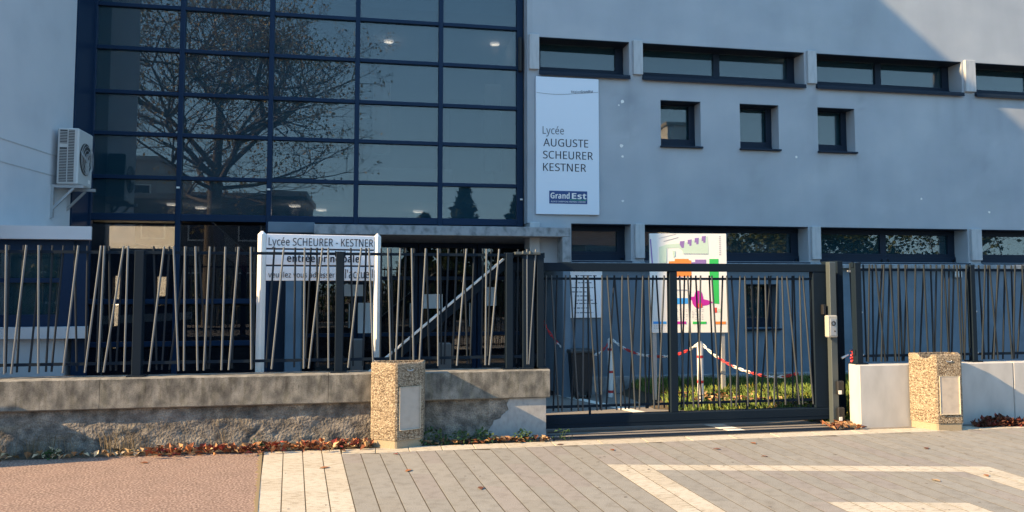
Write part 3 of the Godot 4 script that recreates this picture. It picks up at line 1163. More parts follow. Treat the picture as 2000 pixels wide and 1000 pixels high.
func coping_tint(x, y):
	drip_a.seed = 3
	drip_a.frequency = 2.6
	drip_a.fractal_octaves = 4
	drip_b.seed = 6
	drip_b.frequency = 1.1
	drip_b.fractal_octaves = 3
	var t = (0.73 - y) / 0.305
	var run = smoothstep(0.0, 0.45, drip_a.get_noise_2d(x * 4.2, t * 0.22))
	var pale = smoothstep(0.12, 0.4, drip_a.get_noise_2d(x * 3.6 + 50.0, t * 0.25 + 9.0))
	var broad = drip_b.get_noise_2d(x, t * 0.4)
	var thin = smoothstep(0.05, 0.45, drip_a.get_noise_2d(x * 13.0, t * 0.5 + 4.0))
	var c = 0.98 + 0.14 * broad - 0.30 * run * (1.0 - 0.55 * t) - 0.26 * thin * (1.0 - 0.4 * t) + 0.34 * pale
	c -= 0.22 * smoothstep(0.16, 0.0, t) * (0.6 + drip_a.get_noise_2d(x * 3.0, 20.0))
	c += 0.10 * smoothstep(0.75, 1.0, t)
	return Color(c, c * (0.99 + 0.01 * broad), c * (0.97 - 0.05 * run))

func stained_block(st, x0, x1, y0, y1, z0, z1):
	var e = 0.012
	var nx = int((x1 - x0) / 0.014)
	var ny = 14
	var Q = func(i, j):
		var x = lerpf(x0, x1, float(i) / nx)
		var y = lerpf(y0 + e, y1 - e, float(j) / ny)
		var ch = 0.0
		if j == ny:
			ch = -0.005 * smoothstep(0.1, 0.5, drip_a.get_noise_2d(x * 6.0, 3.0))
		return Vector3(x, y + ch, z1)
	for i in nx:
		for j in ny:
			st.set_normal(Vector3(0, 0, 1))
			for k in [[0, 0], [1, 1], [1, 0], [0, 0], [0, 1], [1, 1]]:
				var v = Q.call(i + k[0], j + k[1])
				st.set_color(coping_tint(v.x, v.y))
				st.add_vertex(v)
		var a = Q.call(i, ny)
		var b = Q.call(i + 1, ny)
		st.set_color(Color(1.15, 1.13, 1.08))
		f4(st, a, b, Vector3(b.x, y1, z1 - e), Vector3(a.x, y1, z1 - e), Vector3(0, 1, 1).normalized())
		a = Q.call(i, 0)
		b = Q.call(i + 1, 0)
		f4(st, a, b, Vector3(b.x, y0, z1 - e), Vector3(a.x, y0, z1 - e), Vector3(0, -1, 1).normalized())
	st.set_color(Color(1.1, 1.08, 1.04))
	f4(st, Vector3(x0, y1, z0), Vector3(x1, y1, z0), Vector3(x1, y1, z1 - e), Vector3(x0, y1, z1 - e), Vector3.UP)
	f4(st, Vector3(x0, y0, z0), Vector3(x1, y0, z0), Vector3(x1, y0, z1 - e), Vector3(x0, y0, z1 - e), Vector3.DOWN)
	f4(st, Vector3(x0, y0, z0), Vector3(x1, y0, z0), Vector3(x1, y1, z0), Vector3(x0, y1, z0), Vector3(0, 0, -1))
	for s in [[x0, -1], [x1, 1]]:
		f4(st, Vector3(s[0], y0, z0), Vector3(s[0], y1, z0), Vector3(s[0], y1, z1 - e), Vector3(s[0], y0, z1 - e), Vector3(s[1], 0, 0))
		f4(st, Vector3(s[0], y0, z1 - e), Vector3(s[0], y1, z1 - e), Vector3(s[0], y1 - e, z1), Vector3(s[0], y0 + e, z1), Vector3(s[1], 0, 0))

func walls():
	var w = thing("boundary_wall", "weathered concrete garden wall with overhanging coping under the left fence", "wall", Vector3(-1, 0, -8.41))
	var st = ST()
	# coping in lengths
	var xs = [-9.0, -6.9, -4.75, -2.62, -0.42, 1.945]
	for i in xs.size() - 1:
		st = ST()
		stained_block(st, xs[i] + 0.002, xs[i + 1] - 0.002, 0.425, 0.73, -8.56, -8.27)
		obj("coping_block", st, "coping", w)
	# rough rendered foot, uneven
	st = ST()
	var n = FastNoiseLite.new()
	n.seed = 4
	n.frequency = 3.2
	n.fractal_octaves = 5
	var n2 = FastNoiseLite.new()
	n2.seed = 8
	n2.frequency = 9.0
	n2.fractal_octaves = 3
	var nx = 300
	var ny = 16
	var P = func(i, j):
		var x = lerpf(-9.0, 1.29, float(i) / nx)
		var y = lerpf(-0.06, 0.425, float(j) / ny)
		var rough = clampf(1.15 - absf(y - 0.16) * 2.4, 0.15, 1.0) * clampf((1.2 - x) * 1.2, 0.1, 1.0)
		var d = n.get_noise_2d(x, y * 1.6)
		d = -0.012 if d < -0.05 else (0.006 + 0.01 * d if d > 0.0 else lerpf(-0.012, 0.006, (d + 0.05) / 0.05))
		return Vector3(x, y, -8.322 + rough * (d * 0.45 + n2.get_noise_2d(x, y) * 0.0045) - (0.02 * exp(-pow((x + 1.16 + 0.05 * sin(y * 23.0)) / 0.012, 2.0))))
	st.set_smooth_group(0)
	for i in nx:
		for j in ny:
			var a = P.call(i, j)
			var b = P.call(i + 1, j)
			var c = P.call(i + 1, j + 1)
			var d = P.call(i, j + 1)
			for t in [[a, c, b], [a, d, c]]:
				for v in t:
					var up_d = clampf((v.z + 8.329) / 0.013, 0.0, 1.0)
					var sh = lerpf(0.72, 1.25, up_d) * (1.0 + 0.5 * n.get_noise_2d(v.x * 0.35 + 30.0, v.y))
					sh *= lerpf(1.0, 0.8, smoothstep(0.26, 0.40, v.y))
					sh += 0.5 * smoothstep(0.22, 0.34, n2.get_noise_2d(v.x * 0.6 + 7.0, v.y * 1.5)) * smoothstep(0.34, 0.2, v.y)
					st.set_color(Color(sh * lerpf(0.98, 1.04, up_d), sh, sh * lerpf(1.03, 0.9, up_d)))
					st.add_vertex(v)
	st.generate_normals()
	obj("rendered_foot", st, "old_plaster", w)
	st = ST()
	box2(st, -9.0, 1.905, -0.06, 0.424, -8.54, -8.362)
	obj("wall_core", st, "old_plaster", w)
	st = ST()
	var pts = [Vector2(1.22, -0.06), Vector2(1.905, -0.06), Vector2(1.905, 0.422), Vector2(1.50, 0.422), Vector2(1.47, 0.36), Vector2(1.49, 0.30), Vector2(1.41, 0.24), Vector2(1.40, 0.21), Vector2(1.33, 0.19), Vector2(1.31, 0.14), Vector2(1.27, 0.09), Vector2(1.24, 0.02)]
	prism(st, pts, -8.40, -8.303)
	obj("cement_patch", st, "cement_patch", w)
	st = ST()
	box2(st, 1.27, 1.90, -0.06, 0.424, -8.40, -8.314)
	obj("rendered_foot", st, "old_plaster", w)

	w = thing("boundary_wall", "smooth pale concrete wall right of the gate, carrying the dark fence", "wall", Vector3(7, 0, -8.15))
	xs = [5.60, 7.67, 9.7, 11.6, 13.6]
	for i in xs.size() - 1:
		st = ST()
		box2(st, xs[i] + 0.003, xs[i + 1] - 0.003, -0.06, 0.72, -8.34, -8.13, 0.008)
		obj("wall_block", st, "new_concrete", w)

	# what casts the thin shadow at the far left of the path
	var c = thing("utility_cabinet", "low grey street cabinet on the red path before the left end of the wall", "cabinet", Vector3(-5.15, 0, -7.75))
	st = ST()
	box2(st, -5.4, -4.9, 0.06, 1.22, -7.98, -7.52, 0.01)
	obj("body", st, "grey_house", c)
	st = ST()
	box2(st, -5.42, -4.88, 1.22, 1.28, -8.0, -7.50, 0.01)
	obj("lid", st, "grey_house", c)
	st = ST()
	box2(st, -5.4, -4.9, 0.0, 0.06, -7.97, -7.53)
	obj("base", st, "unit_dark", c)
	for x in [[-5.37, -5.16], [-5.14, -4.93]]:
		st = ST()
		box2(st, x[0], x[1], 0.12, 1.16, -7.52, -7.512, 0.003)
		obj("door", st, "grey_house", c)

# ------------------------------------------------------------------ fences and gate
func picket(parent, xt, xb, yt, yb, z, m, r = 0.0103):
	var l = Vector2(xt - xb, yt - yb).length()
	var key = "picket_%d" % int(round(r * 10000))
	if not M.has(key):
		var st = ST()
		tube(st, Vector3(0, -0.5, 0), Vector3(0, 0.5, 0), r, r, 8)
		M[key] = st.commit()
	var o = MeshInstance3D.new()
	o.name = "picket"
	o.mesh = M[key]
	o.material_override = M[m]
	put(o, parent)
	o.position += Vector3((xt + xb) / 2, (yt + yb) / 2, z)
	o.rotation.z = -atan2(xt - xb, yt - yb)
	o.scale = Vector3(1, l, 1)
	return o

func post(parent, x0, x1, y0, y1, z0, z1, m = "fence_metal", plate = true):
	var st = ST()
	box2(st, x0, x1, y0, y1, z0, z1, 0.006)
	if plate:
		box2(st, x0 - 0.04, x1 + 0.04, y0 - 0.002, y0 + 0.012, z0 - 0.03, z1 + 0.03)
	if plate and y0 > 0.5:
		for yy in [y0 + 0.135, y1 - 0.025]:
			for sx in [x0 - 0.012, x1]:
				box2(st, sx, sx + 0.012, yy - 0.03, yy + 0.03, z0 + 0.02, z1 - 0.02)
	return obj("post", st, m, parent)

func rail(parent, x0, x1, y, z, h = 0.03, d = 0.02, m = "fence_metal"):
	var st = ST()
	box2(st, x0, x1, y - h / 2, y + h / 2, z - d / 2, z + d / 2)
	return obj("rail", st, m, parent)

func left_fence():
	var K = 1.012
	var f = thing("picket_fence", "dark steel fence of leaning pickets standing on the weathered left wall", "fence", Vector3(-0.8, 0.73, -8.40))
	for x in [[-2.335, -2.245], [-0.36, -0.275], [1.455, 1.535], [1.64, 1.77], [1.80, 1.88]]:
		post(f, x[0] * K, x[1] * K, 0.732, 2.01, -8.46, -8.37)
	rail(f, -3.9, 1.80, 1.985, -8.40)
	rail(f, -3.9, 1.80, 0.865, -8.40)
	post(f, -4.34, -4.25, 0.732, 2.01, -8.46, -8.37)
	rail(f, -6.4, -3.9, 1.985, -8.40)
	rail(f, -6.4, -3.9, 0.865, -8.40)
	var front = [[-3.51, -3.48], [-3.33, -3.42], [-3.22, -3.18], [-2.86, -2.96], [-2.65, -2.76], [-2.62, -2.64], [-2.44, -2.59], [-2.40, -2.40], [-2.06, -2.17], [-1.97, -1.89], [-1.86, -1.84], [-1.76, -1.71], [-1.62, -1.65], [-1.47, -1.48], [-1.34, -1.41], [-1.22, -1.19], [-0.89, -0.99], [-0.68, -0.67], [-0.50, -0.62], [-0.44, -0.42], [-0.10, -0.22], [-0.02, 0.04], [0.18, 0.22], [0.31, 0.27], [0.43, 0.46], [0.58, 0.52], [0.71, 0.72], [1.02, 0.92], [1.24, 1.23], [1.38, 1.27], [1.69, 1.69], [1.79, 1.71], [-3.7, -3.75], [-3.9, -3.84], [-4.1, -4.16]]
	var back = [[-3.50, -3.49], [-3.37, -3.39], [-3.21, -3.28], [-3.11, -3.13], [-3.01, -3.08], [-2.91, -2.85], [-2.79, -2.77], [-2.67, -2.67], [-2.59, -2.54], [-2.46, -2.49], [-2.17, -2.11], [-2.02, -2.06], [-1.85, -1.99], [-1.74, -1.63], [-1.58, -1.61], [-1.37, -1.39], [-1.19, -1.18], [-0.99, -1.05], [-0.78, -0.77], [-0.62, -0.66], [-0.56, -0.53], [-0.21, -0.17], [-0.05, -0.07], [0.11, 0.11], [0.21, 0.25], [0.37, 0.34], [0.46, 0.42], [0.59, 0.63], [0.74, 0.76], [0.83, 0.79], [0.92, 0.88], [1.00, 1.04], [1.11, 1.07], [1.21, 1.19], [1.30, 1.26], [1.60, 1.58], [-3.66, -3.6], [-3.8, -3.9]]
	for k in 13:
		var x = -4.25 - k * 0.165
		front.append([x + R(-0.04, 0.04), x + R(-0.05, 0.05)])
		back.append([x + 0.07 + R(-0.04, 0.04), x + 0.07 + R(-0.05, 0.05)])
	for p in front:
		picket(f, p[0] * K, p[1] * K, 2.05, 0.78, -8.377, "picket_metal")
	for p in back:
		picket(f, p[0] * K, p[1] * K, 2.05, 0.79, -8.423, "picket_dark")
	var st = ST()
	for x in [1.665, 1.745]:
		tube(st, Vector3(x, 2.0, -8.36), Vector3(x, 2.03, -8.36), 0.022, 0.012, 10)
	box2(st, 1.57, 1.86, 1.99, 2.02, -8.50, -8.35, 0.004)
	obj("post_cap", st, "post_light", f)

func right_fence():
	var K = 1.0135
	var f = thing("picket_fence", "dark steel fence of leaning pickets standing on the pale right wall", "fence", Vector3(6.6, 0.72, -8.26))
	post(f, 5.65, 5.73, 0.722, 1.92, -8.32, -8.23)
	post(f, 7.215, 7.28, 0.722, 1.90, -8.31, -8.23)
	post(f, 8.75, 8.81, 0.722, 1.90, -8.31, -8.23)
	rail(f, 5.73, 10.4, 1.835, -8.26)
	rail(f, 5.73, 10.4, 0.815, -8.26)
	var front = [[5.77, 5.72], [5.85, 5.94], [5.96, 5.89], [6.04, 6.08], [6.15, 6.12], [6.24, 6.26], [6.38, 6.32], [6.49, 6.51], [6.74, 6.68], [6.94, 6.96], [7.07, 7.00], [7.33, 7.24], [7.39, 7.46], [7.51, 7.40], [7.60, 7.66], [7.75, 7.67], [7.85, 7.86], [7.96, 8.02], [8.1, 8.06], [8.24, 8.3], [8.4, 8.34], [8.5, 8.56]]
	var back = [[5.72, 5.73], [5.84, 5.82], [5.97, 5.85], [6.07, 6.00], [6.09, 6.10], [6.19, 6.20], [6.30, 6.22], [6.53, 6.43], [6.62, 6.62], [6.70, 6.63], [6.80, 6.83], [6.87, 6.83], [6.94, 6.86], [7.02, 7.03], [7.28, 7.31], [7.41, 7.37], [7.57, 7.42], [7.65, 7.57], [7.74, 7.73], [7.91, 7.77], [8.0, 7.95], [8.15, 8.2], [8.33, 8.25]]
	for k in 12:
		var x = 8.64 + k * 0.14
		front.append([x + R(-0.04, 0.04), x + R(-0.05, 0.05)])
		back.append([x + 0.07 + R(-0.04, 0.04), x + 0.07 + R(-0.05, 0.05)])
	for p in front:
		picket(f, p[0] * K, p[1] * K, 1.90, 0.745, -8.237, "picket_dark")
	for p in back:
		picket(f, p[0] * K, p[1] * K, 1.90, 0.745, -8.283, "picket_dark")
	var st = ST()
	for y in [1.86, 1.33, 0.83]:
		for x in [5.73, 7.28]:
			tube(st, Vector3(x, y, -8.25), Vector3(x + 0.018, y, -8.25), 0.014, 0.010, 8)
	obj("bolt_head", st, "galvanised", f)

func gate():
	var g = thing("sliding_gate", "dark steel sliding gate of leaning pickets across the driveway, its tail behind the left fence", "gate", Vector3(3.6, 0, -8.50))
	var st = ST()
	box2(st, 1.50, 5.42, 1.81, 1.905, -8.55, -8.45, 0.006)
	obj("top_rail", st, "fence_metal", g)
	st = ST()
	box2(st, -0.1, 5.42, 0.055, 0.19, -8.56, -8.44, 0.006)
	box2(st, -0.1, 5.42, 0.10, 0.112, -8.442, -8.436)
	obj("bottom_rail", st, "fence_metal", g)
	for x in [[1.50, 1.59], [3.415, 3.51], [5.24, 5.42]]:
		st = ST()
		box2(st, x[0], x[1], 0.19, 1.81, -8.545, -8.455, 0.006)
		obj("stile", st, "fence_metal", g)
	# the tail that balances the gate: its long slanting bar shows pale on its upper edge
	st = ST()
	bar(st, Vector3(-0.06, 0.60, -8.50), Vector3(1.53, 1.93, -8.50), 0.10, 0.06, 0.006)
	obj("brace", st, "fence_metal", g)
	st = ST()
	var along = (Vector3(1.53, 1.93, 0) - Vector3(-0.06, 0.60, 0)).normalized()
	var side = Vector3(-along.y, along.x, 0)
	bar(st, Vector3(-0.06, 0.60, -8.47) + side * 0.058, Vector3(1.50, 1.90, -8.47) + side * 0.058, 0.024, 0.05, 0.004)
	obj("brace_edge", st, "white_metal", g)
	for x in [[1.52, 3.415], [3.51, 5.24]]:
		rail(g, x[0], x[1], 1.725, -8.50, 0.028, 0.02)
		rail(g, x[0], x[1], 0.285, -8.50, 0.028, 0.02)
	for x in [2.46, 4.38]:
		st = ST()
		box2(st, x - 0.012, x + 0.012, 0.19, 0.275, -8.51, -8.49)
		obj("rail_foot", st, "fence_metal", g)
	var front = [[1.95, 1.92], [2.01, 2.09], [2.18, 2.13], [2.23, 2.32], [2.39, 2.37], [2.44, 2.54], [2.61, 2.59], [2.67, 2.77], [2.85, 2.82], [2.92, 2.99], [3.10, 3.04], [3.17, 3.22], [3.36, 3.27], [3.55, 3.58], [3.65, 3.70], [3.81, 3.76], [3.95, 4.03], [4.14, 4.17], [4.31, 4.23], [4.37, 4.38], [4.55, 4.48], [4.63, 4.64], [4.79, 4.71], [4.85, 4.86], [4.91, 5.04], [5.08, 5.08], [5.12, 5.22]]
	var back = [[2.09, 2.04], [2.32, 2.25], [2.53, 2.59], [2.45, 2.46], [2.77, 2.66], [2.77, 2.89], [3.04, 2.93], [3.12, 3.14], [3.24, 3.16], [3.28, 3.36], [3.63, 3.57], [3.71, 3.64], [3.77, 3.82], [3.94, 3.98], [4.11, 4.03], [4.22, 4.30], [4.48, 4.50], [4.73, 4.56], [4.70, 4.79], [5.01, 4.98], [5.03, 5.04], [1.63, 1.70], [1.80, 1.76]]
	for p in front:
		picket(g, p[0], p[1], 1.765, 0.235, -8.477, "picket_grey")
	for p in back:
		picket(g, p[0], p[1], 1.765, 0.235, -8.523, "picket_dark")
	st = ST()
	box2(st, 5.33, 5.37, 1.30, 1.42, -8.45, -8.40, 0.005)
	obj("handle", st, "black_plastic", g)
	# steel track in the ground
	st = ST()
	box2(st, 1.93, 5.5, -0.06, 0.012, -8.20, -8.165)
	box2(st, 1.93, 5.5, -0.06, 0.010, -8.12, -8.075)
	box2(st, 1.93, 5.5, -0.06, 0.005, -8.36, -8.33)
	tag(obj("gate_track", st, "dark_frame"), "dark steel gate track set in the driveway in front of the sliding gate", "track")
	# guide post right of the gate
	var p = thing("gate_portal", "dark steel guide frame with pickets between the gate and the pale wall", "gate post", Vector3(5.5, 0, -8.40))
	for x in [[5.62, 5.70]]:
		post(p, x[0], x[1], 0.0, 1.95, -8.88, -8.80)
	post(p, 5.62, 5.70, 0.0, 1.95, -8.62, -8.54)
	st = ST()
	box2(st, 5.62, 5.70, 1.86, 1.95, -8.80, -8.62, 0.004)
	obj("rail", st, "fence_metal", p)
	for k in [[5.74, 5.77], [5.79, 5.76], [5.82, 5.82]]:
		picket(p, k[0], k[1], 1.92, 0.72, -8.50 + (k[0] - 5.7), "picket_dark")
	for y in [1.82, 0.86]:
		st = ST()
		box2(st, 5.70, 5.83, y - 0.012, y + 0.012, -8.46, -8.44)
		obj("rail", st, "galvanised", p)
	# entry phone post
	var e = thing("entry_post", "slim grey steel post with photocells right of the gate", "post", Vector3(5.44, 0, -8.40))
	post(e, 5.40, 5.485, 0.0, 1.93, -8.44, -8.36, "post_light")
	for y in [0.43, 0.12]:
		st = ST()
		box2(st, 5.44, 5.53, y - 0.07, y + 0.09, -8.36, -8.315, 0.012)
		obj("photocell", st, "black_plastic", e)
		st = ST()
		box2(st, 5.448, 5.49, y - 0.065, y - 0.02, -8.316, -8.308, 0.003)
		obj("photocell_label", st, "white_paint", e)
	var i = thing("entry_phone", "beige entry phone box fixed to the slim grey post", "intercom", Vector3(5.40, 1.03, -8.34))
	st = ST()
	box2(st, 5.315, 5.445, 1.035, 1.295, -8.36, -8.285, 0.012)
	obj("housing", st, "box_plastic", i)
	st = ST()
	box2(st, 5.345, 5.42, 1.06, 1.255, -8.286, -8.281, 0.002)
	obj("face_plate", st, "galvanised", i)
	st = ST()
	for a in 12:
		var t = a * TAU / 12
		box(st, Vector3(5.385 + cos(t) * 0.023, 1.20 + sin(t) * 0.023, -8.278), Vector3(0.010, 0.010, 0.006))
	obj("speaker", st, "black_plastic", i)
	st = ST()
	tube(st, Vector3(5.40, 1.11, -8.282), Vector3(5.40, 1.11, -8.275), 0.010, 0.009, 10)
	obj("button", st, "unit_dark", i)
	# strip of red and white tape and a white scrap tied by the wall
	st = ST()
	var prev = Vector3(5.70, 0.89, -8.37)
	for k in 14:
		var nxt = Vector3(5.69 + sin(k * 1.9) * 0.03, 0.89 - k * 0.012, -8.37 + cos(k * 2.3) * 0.02)
		tube(st, prev, nxt, 0.012, 0.012, 6)
		prev = nxt
	tag(obj("tape_knot", st, "red_paint"), "knot of red barrier tape hanging at the end of the pale wall", "tape")
	st = ST()
	tube(st, Vector3(5.56, 0.78, -8.40), Vector3(5.65, 0.82, -8.40), 0.014, 0.010, 8)
	tag(obj("chain_end", st, "white_paint"), "short white chain end hanging at the guide frame", "chain")

# ------------------------------------------------------------------ signs
func signs():
	# the school's own sign behind the left fence, turned a little to the right
	var at = Vector3(-1.155, 0, -8.62)
	var s = thing("entrance_sign", "white three-panel sign on two white posts naming the school, behind the left fence", "sign", at)
	for x in [[-1.20, -1.11], [0.045, 0.125]]:
		var st = ST()
		box2(st, x[0], x[1], 0.0, 2.235, -8.67, -8.58, 0.036)
		obj("post", st, "white_metal", s)
	for y in [[2.052, 2.205], [1.872, 2.034], [1.70, 1.854]]:
		var st = ST()
		box2(st, -1.11, 0.045, y[0], y[1], -8.635, -8.605, 0.004)
		obj("panel", st, "sign_white", s)
	for y in [2.034, 1.854]:
		var st = ST()
		box2(st, -1.11, 0.045, y, y + 0.018, -8.63, -8.612)
		obj("gap", st, "ink", s)
	place_text(s, "Lycée SCHEURER - KESTNER", -1.088, 0.035, 2.082, 0.083, -8.602, "ink", 400)
	place_text(s, "entrée principale", -0.895, -0.115, 1.905, 0.078, -8.602, "ink", 700)
	place_text(s, "veuillez vous adresser", -1.085, -0.385, 1.735, 0.058, -8.602, "ink", 400)
	place_text(s, "à l'accueil", -0.345, 0.035, 1.730, 0.092, -8.602, "ink", 400)
	s.rotation_degrees.y = 8.5
	# banner board on the facade
	var b = thing("facade_board", "tall white board with the school's name on the grey facade", "sign", Vector3(2.96, 2.73, FZ))
	var st = ST()
	box2(st, 2.46, 3.46, 2.73, 4.855, FZ + 0.01, FZ + 0.045, 0.005)
	obj("panel", st, "banner_white", b)
	var z = FZ + 0.046
	place_text(b, "Lycée", 2.565, 2.90, 3.965, 0.115, z, "ink_grey", 300)
	place_text(b, "AUGUSTE", 2.575, 3.285, 3.775, 0.118, z, "ink", 400)
	place_text(b, "SCHEURER", 2.57, 3.36, 3.585, 0.118, z, "ink", 400)
	place_text(b, "KESTNER", 2.57, 3.25, 3.395, 0.118, z, "ink", 400)
	place_text(b, "Région", 3.02, 3.17, 4.618, 0.036, z, "ink_grey", 300, "lettering", 0.04)
	place_text(b, "GrandEst", 3.175, 3.37, 4.625, 0.038, z, "ink_grey", 700, "lettering", 0.06)
	st = ST()
	var prev = Vector3(2.47, 4.602, z + 0.001)
	for k in 22:
		var t = (k + 1) / 22.0
		var p = Vector3(lerpf(2.47, 3.45, t), 4.602 - 0.024 * sin(minf(t * 1.7, 1.0) * PI * 0.75) + 0.062 * t * t, z + 0.001)
		bar(st, prev, p, 0.005, 0.002)
		prev = p
	obj("printed_line", st, "ink_grey", b)
	st = ST()
	box2(st, 2.665, 3.265, 2.895, 3.092, z - 0.002, z + 0.004, 0.003)
	obj("logo_plate", st, "logo_blue", b)
	place_text(b, "Grand", 2.685, 2.985, 2.972, 0.088, z + 0.003, "white_paint", 700)
	place_text(b, "Est", 3.02, 3.25, 2.972, 0.088, z + 0.003, "white_paint", 700)
	place_text(b, "ALSACE CHAMPAGNE-ARDENNE LORRAINE", 2.69, 3.24, 2.915, 0.024, z + 0.003, "white_paint", 400)
	st = ST()
	for k in [[2.985, 3.02, 2.955], [3.02, 3.25, 2.952]]:
		box2(st, k[0], k[1], k[2], k[2] + 0.006, z, z + 0.006)
	obj("logo_line", st, "print_green", b)
	# site map on two posts
	var m = thing("site_map", "white site map board with coloured building shapes on two posts in the lawn", "sign", Vector3(4.40, 0, -10.20))
	for x in [[3.885, 3.945], [4.865, 4.925]]:
		st = ST()
		box2(st, x[0], x[1], 0.05, 2.3, -10.29, -10.24, 0.006)
		obj("post", st, "galvanised", m)
	st = ST()
	box2(st, 3.85, 4.955, 0.985, 2.38, -10.24, -10.21, 0.004)
	obj("board", st, "panel_white", m)
	var X = func(px): return 3.85 + (px - 415.0) / 660.0 * 1.105
	var Y = func(py): return 2.38 - (py - 62.0) / 890.0 * 1.395
	var zz = -10.209
	var shapes = [
		["print_mint", [[495, 185], [560, 160], [690, 150], [915, 85], [920, 250], [700, 240], [695, 215], [660, 190], [560, 195], [560, 325], [497, 325]]],
		["print_orange", [[578, 312], [628, 310], [630, 290], [745, 290], [748, 300], [770, 305], [770, 450], [622, 450], [620, 345], [578, 345]]],
		["print_purple", [[770, 320], [803, 318], [803, 296], [897, 296], [897, 400], [850, 400], [850, 345], [770, 345]]],
		["print_green", [[925, 290], [1003, 290], [1003, 695], [950, 690], [950, 455], [925, 455]]],
		["print_magenta", [[745, 632], [790, 628], [800, 590], [822, 575], [848, 580], [860, 605], [870, 652], [905, 660], [955, 680], [905, 705], [860, 712], [840, 735], [815, 738], [790, 715], [775, 690], [770, 660], [748, 650]]],
		["print_blue", [[627, 642], [745, 642], [745, 692], [627, 697]]],
		["print_purple", [[675, 132], [713, 128], [708, 190], [690, 192], [672, 160]]],
		["print_purple", [[742, 118], [775, 114], [773, 170], [756, 174], [754, 155], [740, 158]]],
		["print_purple", [[802, 102], [836, 98], [834, 155], [816, 160], [814, 140], [800, 144]]],
		["print_purple", [[863, 86], [897, 82], [893, 142], [876, 146], [874, 126], [861, 130]]],
		["print_purple", [[655, 455], [692, 455], [692, 478], [655, 478]]],
		["print_red", [[952, 728], [982, 728], [984, 772], [955, 775]]],
		["print_mint", [[990, 735], [1020, 738], [1020, 770], [990, 768]]],
		["print_blue", [[440, 850], [550, 850], [550, 872], [440, 872]]],
		["print_magenta", [[628, 850], [718, 850], [718, 874], [628, 874]]],
		["print_green", [[775, 852], [890, 852], [890, 874], [775, 874]]],
		["print_orange", [[970, 852], [1057, 852], [1057, 876], [970, 876]]],
		["print_purple", [[418, 110], [428, 112], [442, 330], [432, 335]]],
		["print_grey", [[628, 565], [730, 565], [730, 574], [628, 574]]],
		["print_mint", [[505, 205], [560, 200], [558, 325], [500, 328]]],
		["print_mint", [[608, 215], [634, 220], [632, 268], [615, 275]]],
		["print_red", [[822, 690], [858, 690], [858, 728], [822, 728]]]]
	for k in shapes.size():
		var pts = []
		for q in shapes[k][1]:
			pts.append(Vector2(X.call(q[0]), Y.call(q[1])))
		st = ST()
		prism(st, pts, zz - 0.002, zz + 0.0006 + k * 0.00012)
		obj("printed_shape", st, shapes[k][0], m)
	# fine print too small to read
	st = ST()
	for r in 7:
		for k in 9:
			if rng.randf() < 0.25:
				continue
			var x0 = 635 + k * 27
			box2(st, X.call(x0), X.call(x0 + R(8, 22)), Y.call(745 + r * 14), Y.call(749 + r * 14), zz, zz + 0.001)
	for r in 3:
		for k in 4:
			box2(st, X.call(445 + k * 18), X.call(445 + k * 18 + R(6, 14)), Y.call(884 + r * 13), Y.call(888 + r * 13), zz, zz + 0.001)
	for k in 10:
		box2(st, X.call(1010), X.call(1026), Y.call(85 + k * 18), Y.call(93 + k * 18), zz, zz + 0.001)
		box2(st, X.call(705 + k * 21), X.call(717 + k * 21), Y.call(240), Y.call(247), zz + 0.001, zz + 0.004)
	bar(st, Vector3(X.call(535), Y.call(132), zz + 0.001), Vector3(X.call(660), Y.call(96), zz + 0.001), 0.008, 0.002)
	bar(st, Vector3(X.call(495), Y.call(105), zz + 0.001), Vector3(X.call(640), Y.call(66), zz + 0.001), 0.004, 0.002)
	obj("fine_print", st, "print_grey", m)
	m.rotation_degrees.y = -7.0
	m.scale = Vector3.ONE * 0.984
	m.position = Vector3(4.335, 0.026, -10.04)
	# rules board on the base wall
	var n = thing("rules_board", "pale notice board with lines of small print on the wall left of the site map", "notice board", Vector3(3.1, 1.16, FZ))
	st = ST()
	box2(st, 2.86, 3.50, 1.155, 1.945, FZ, FZ + 0.03, 0.004)
	obj("panel", st, "sign_white", n)
	st = ST()
	var yy = 1.86
	while yy > 1.22:
		var x = 2.98 + R(0, 0.1)
		var xe = 3.44 - R(0, 0.14)
		while x < xe:
			var l = R(0.02, 0.06)
			box2(st, x, minf(x + l, xe), yy, yy + 0.014, FZ + 0.03, FZ + 0.0312)
			x += l + 0.014
		yy -= R(0.05, 0.075)
	obj("fine_print", st, "ink_grey", n)

# ------------------------------------------------------------------ litter bins
func hexv(r, deg):
	return Vector2(cos(deg_to_rad(deg)) * r, sin(deg_to_rad(deg)) * r)

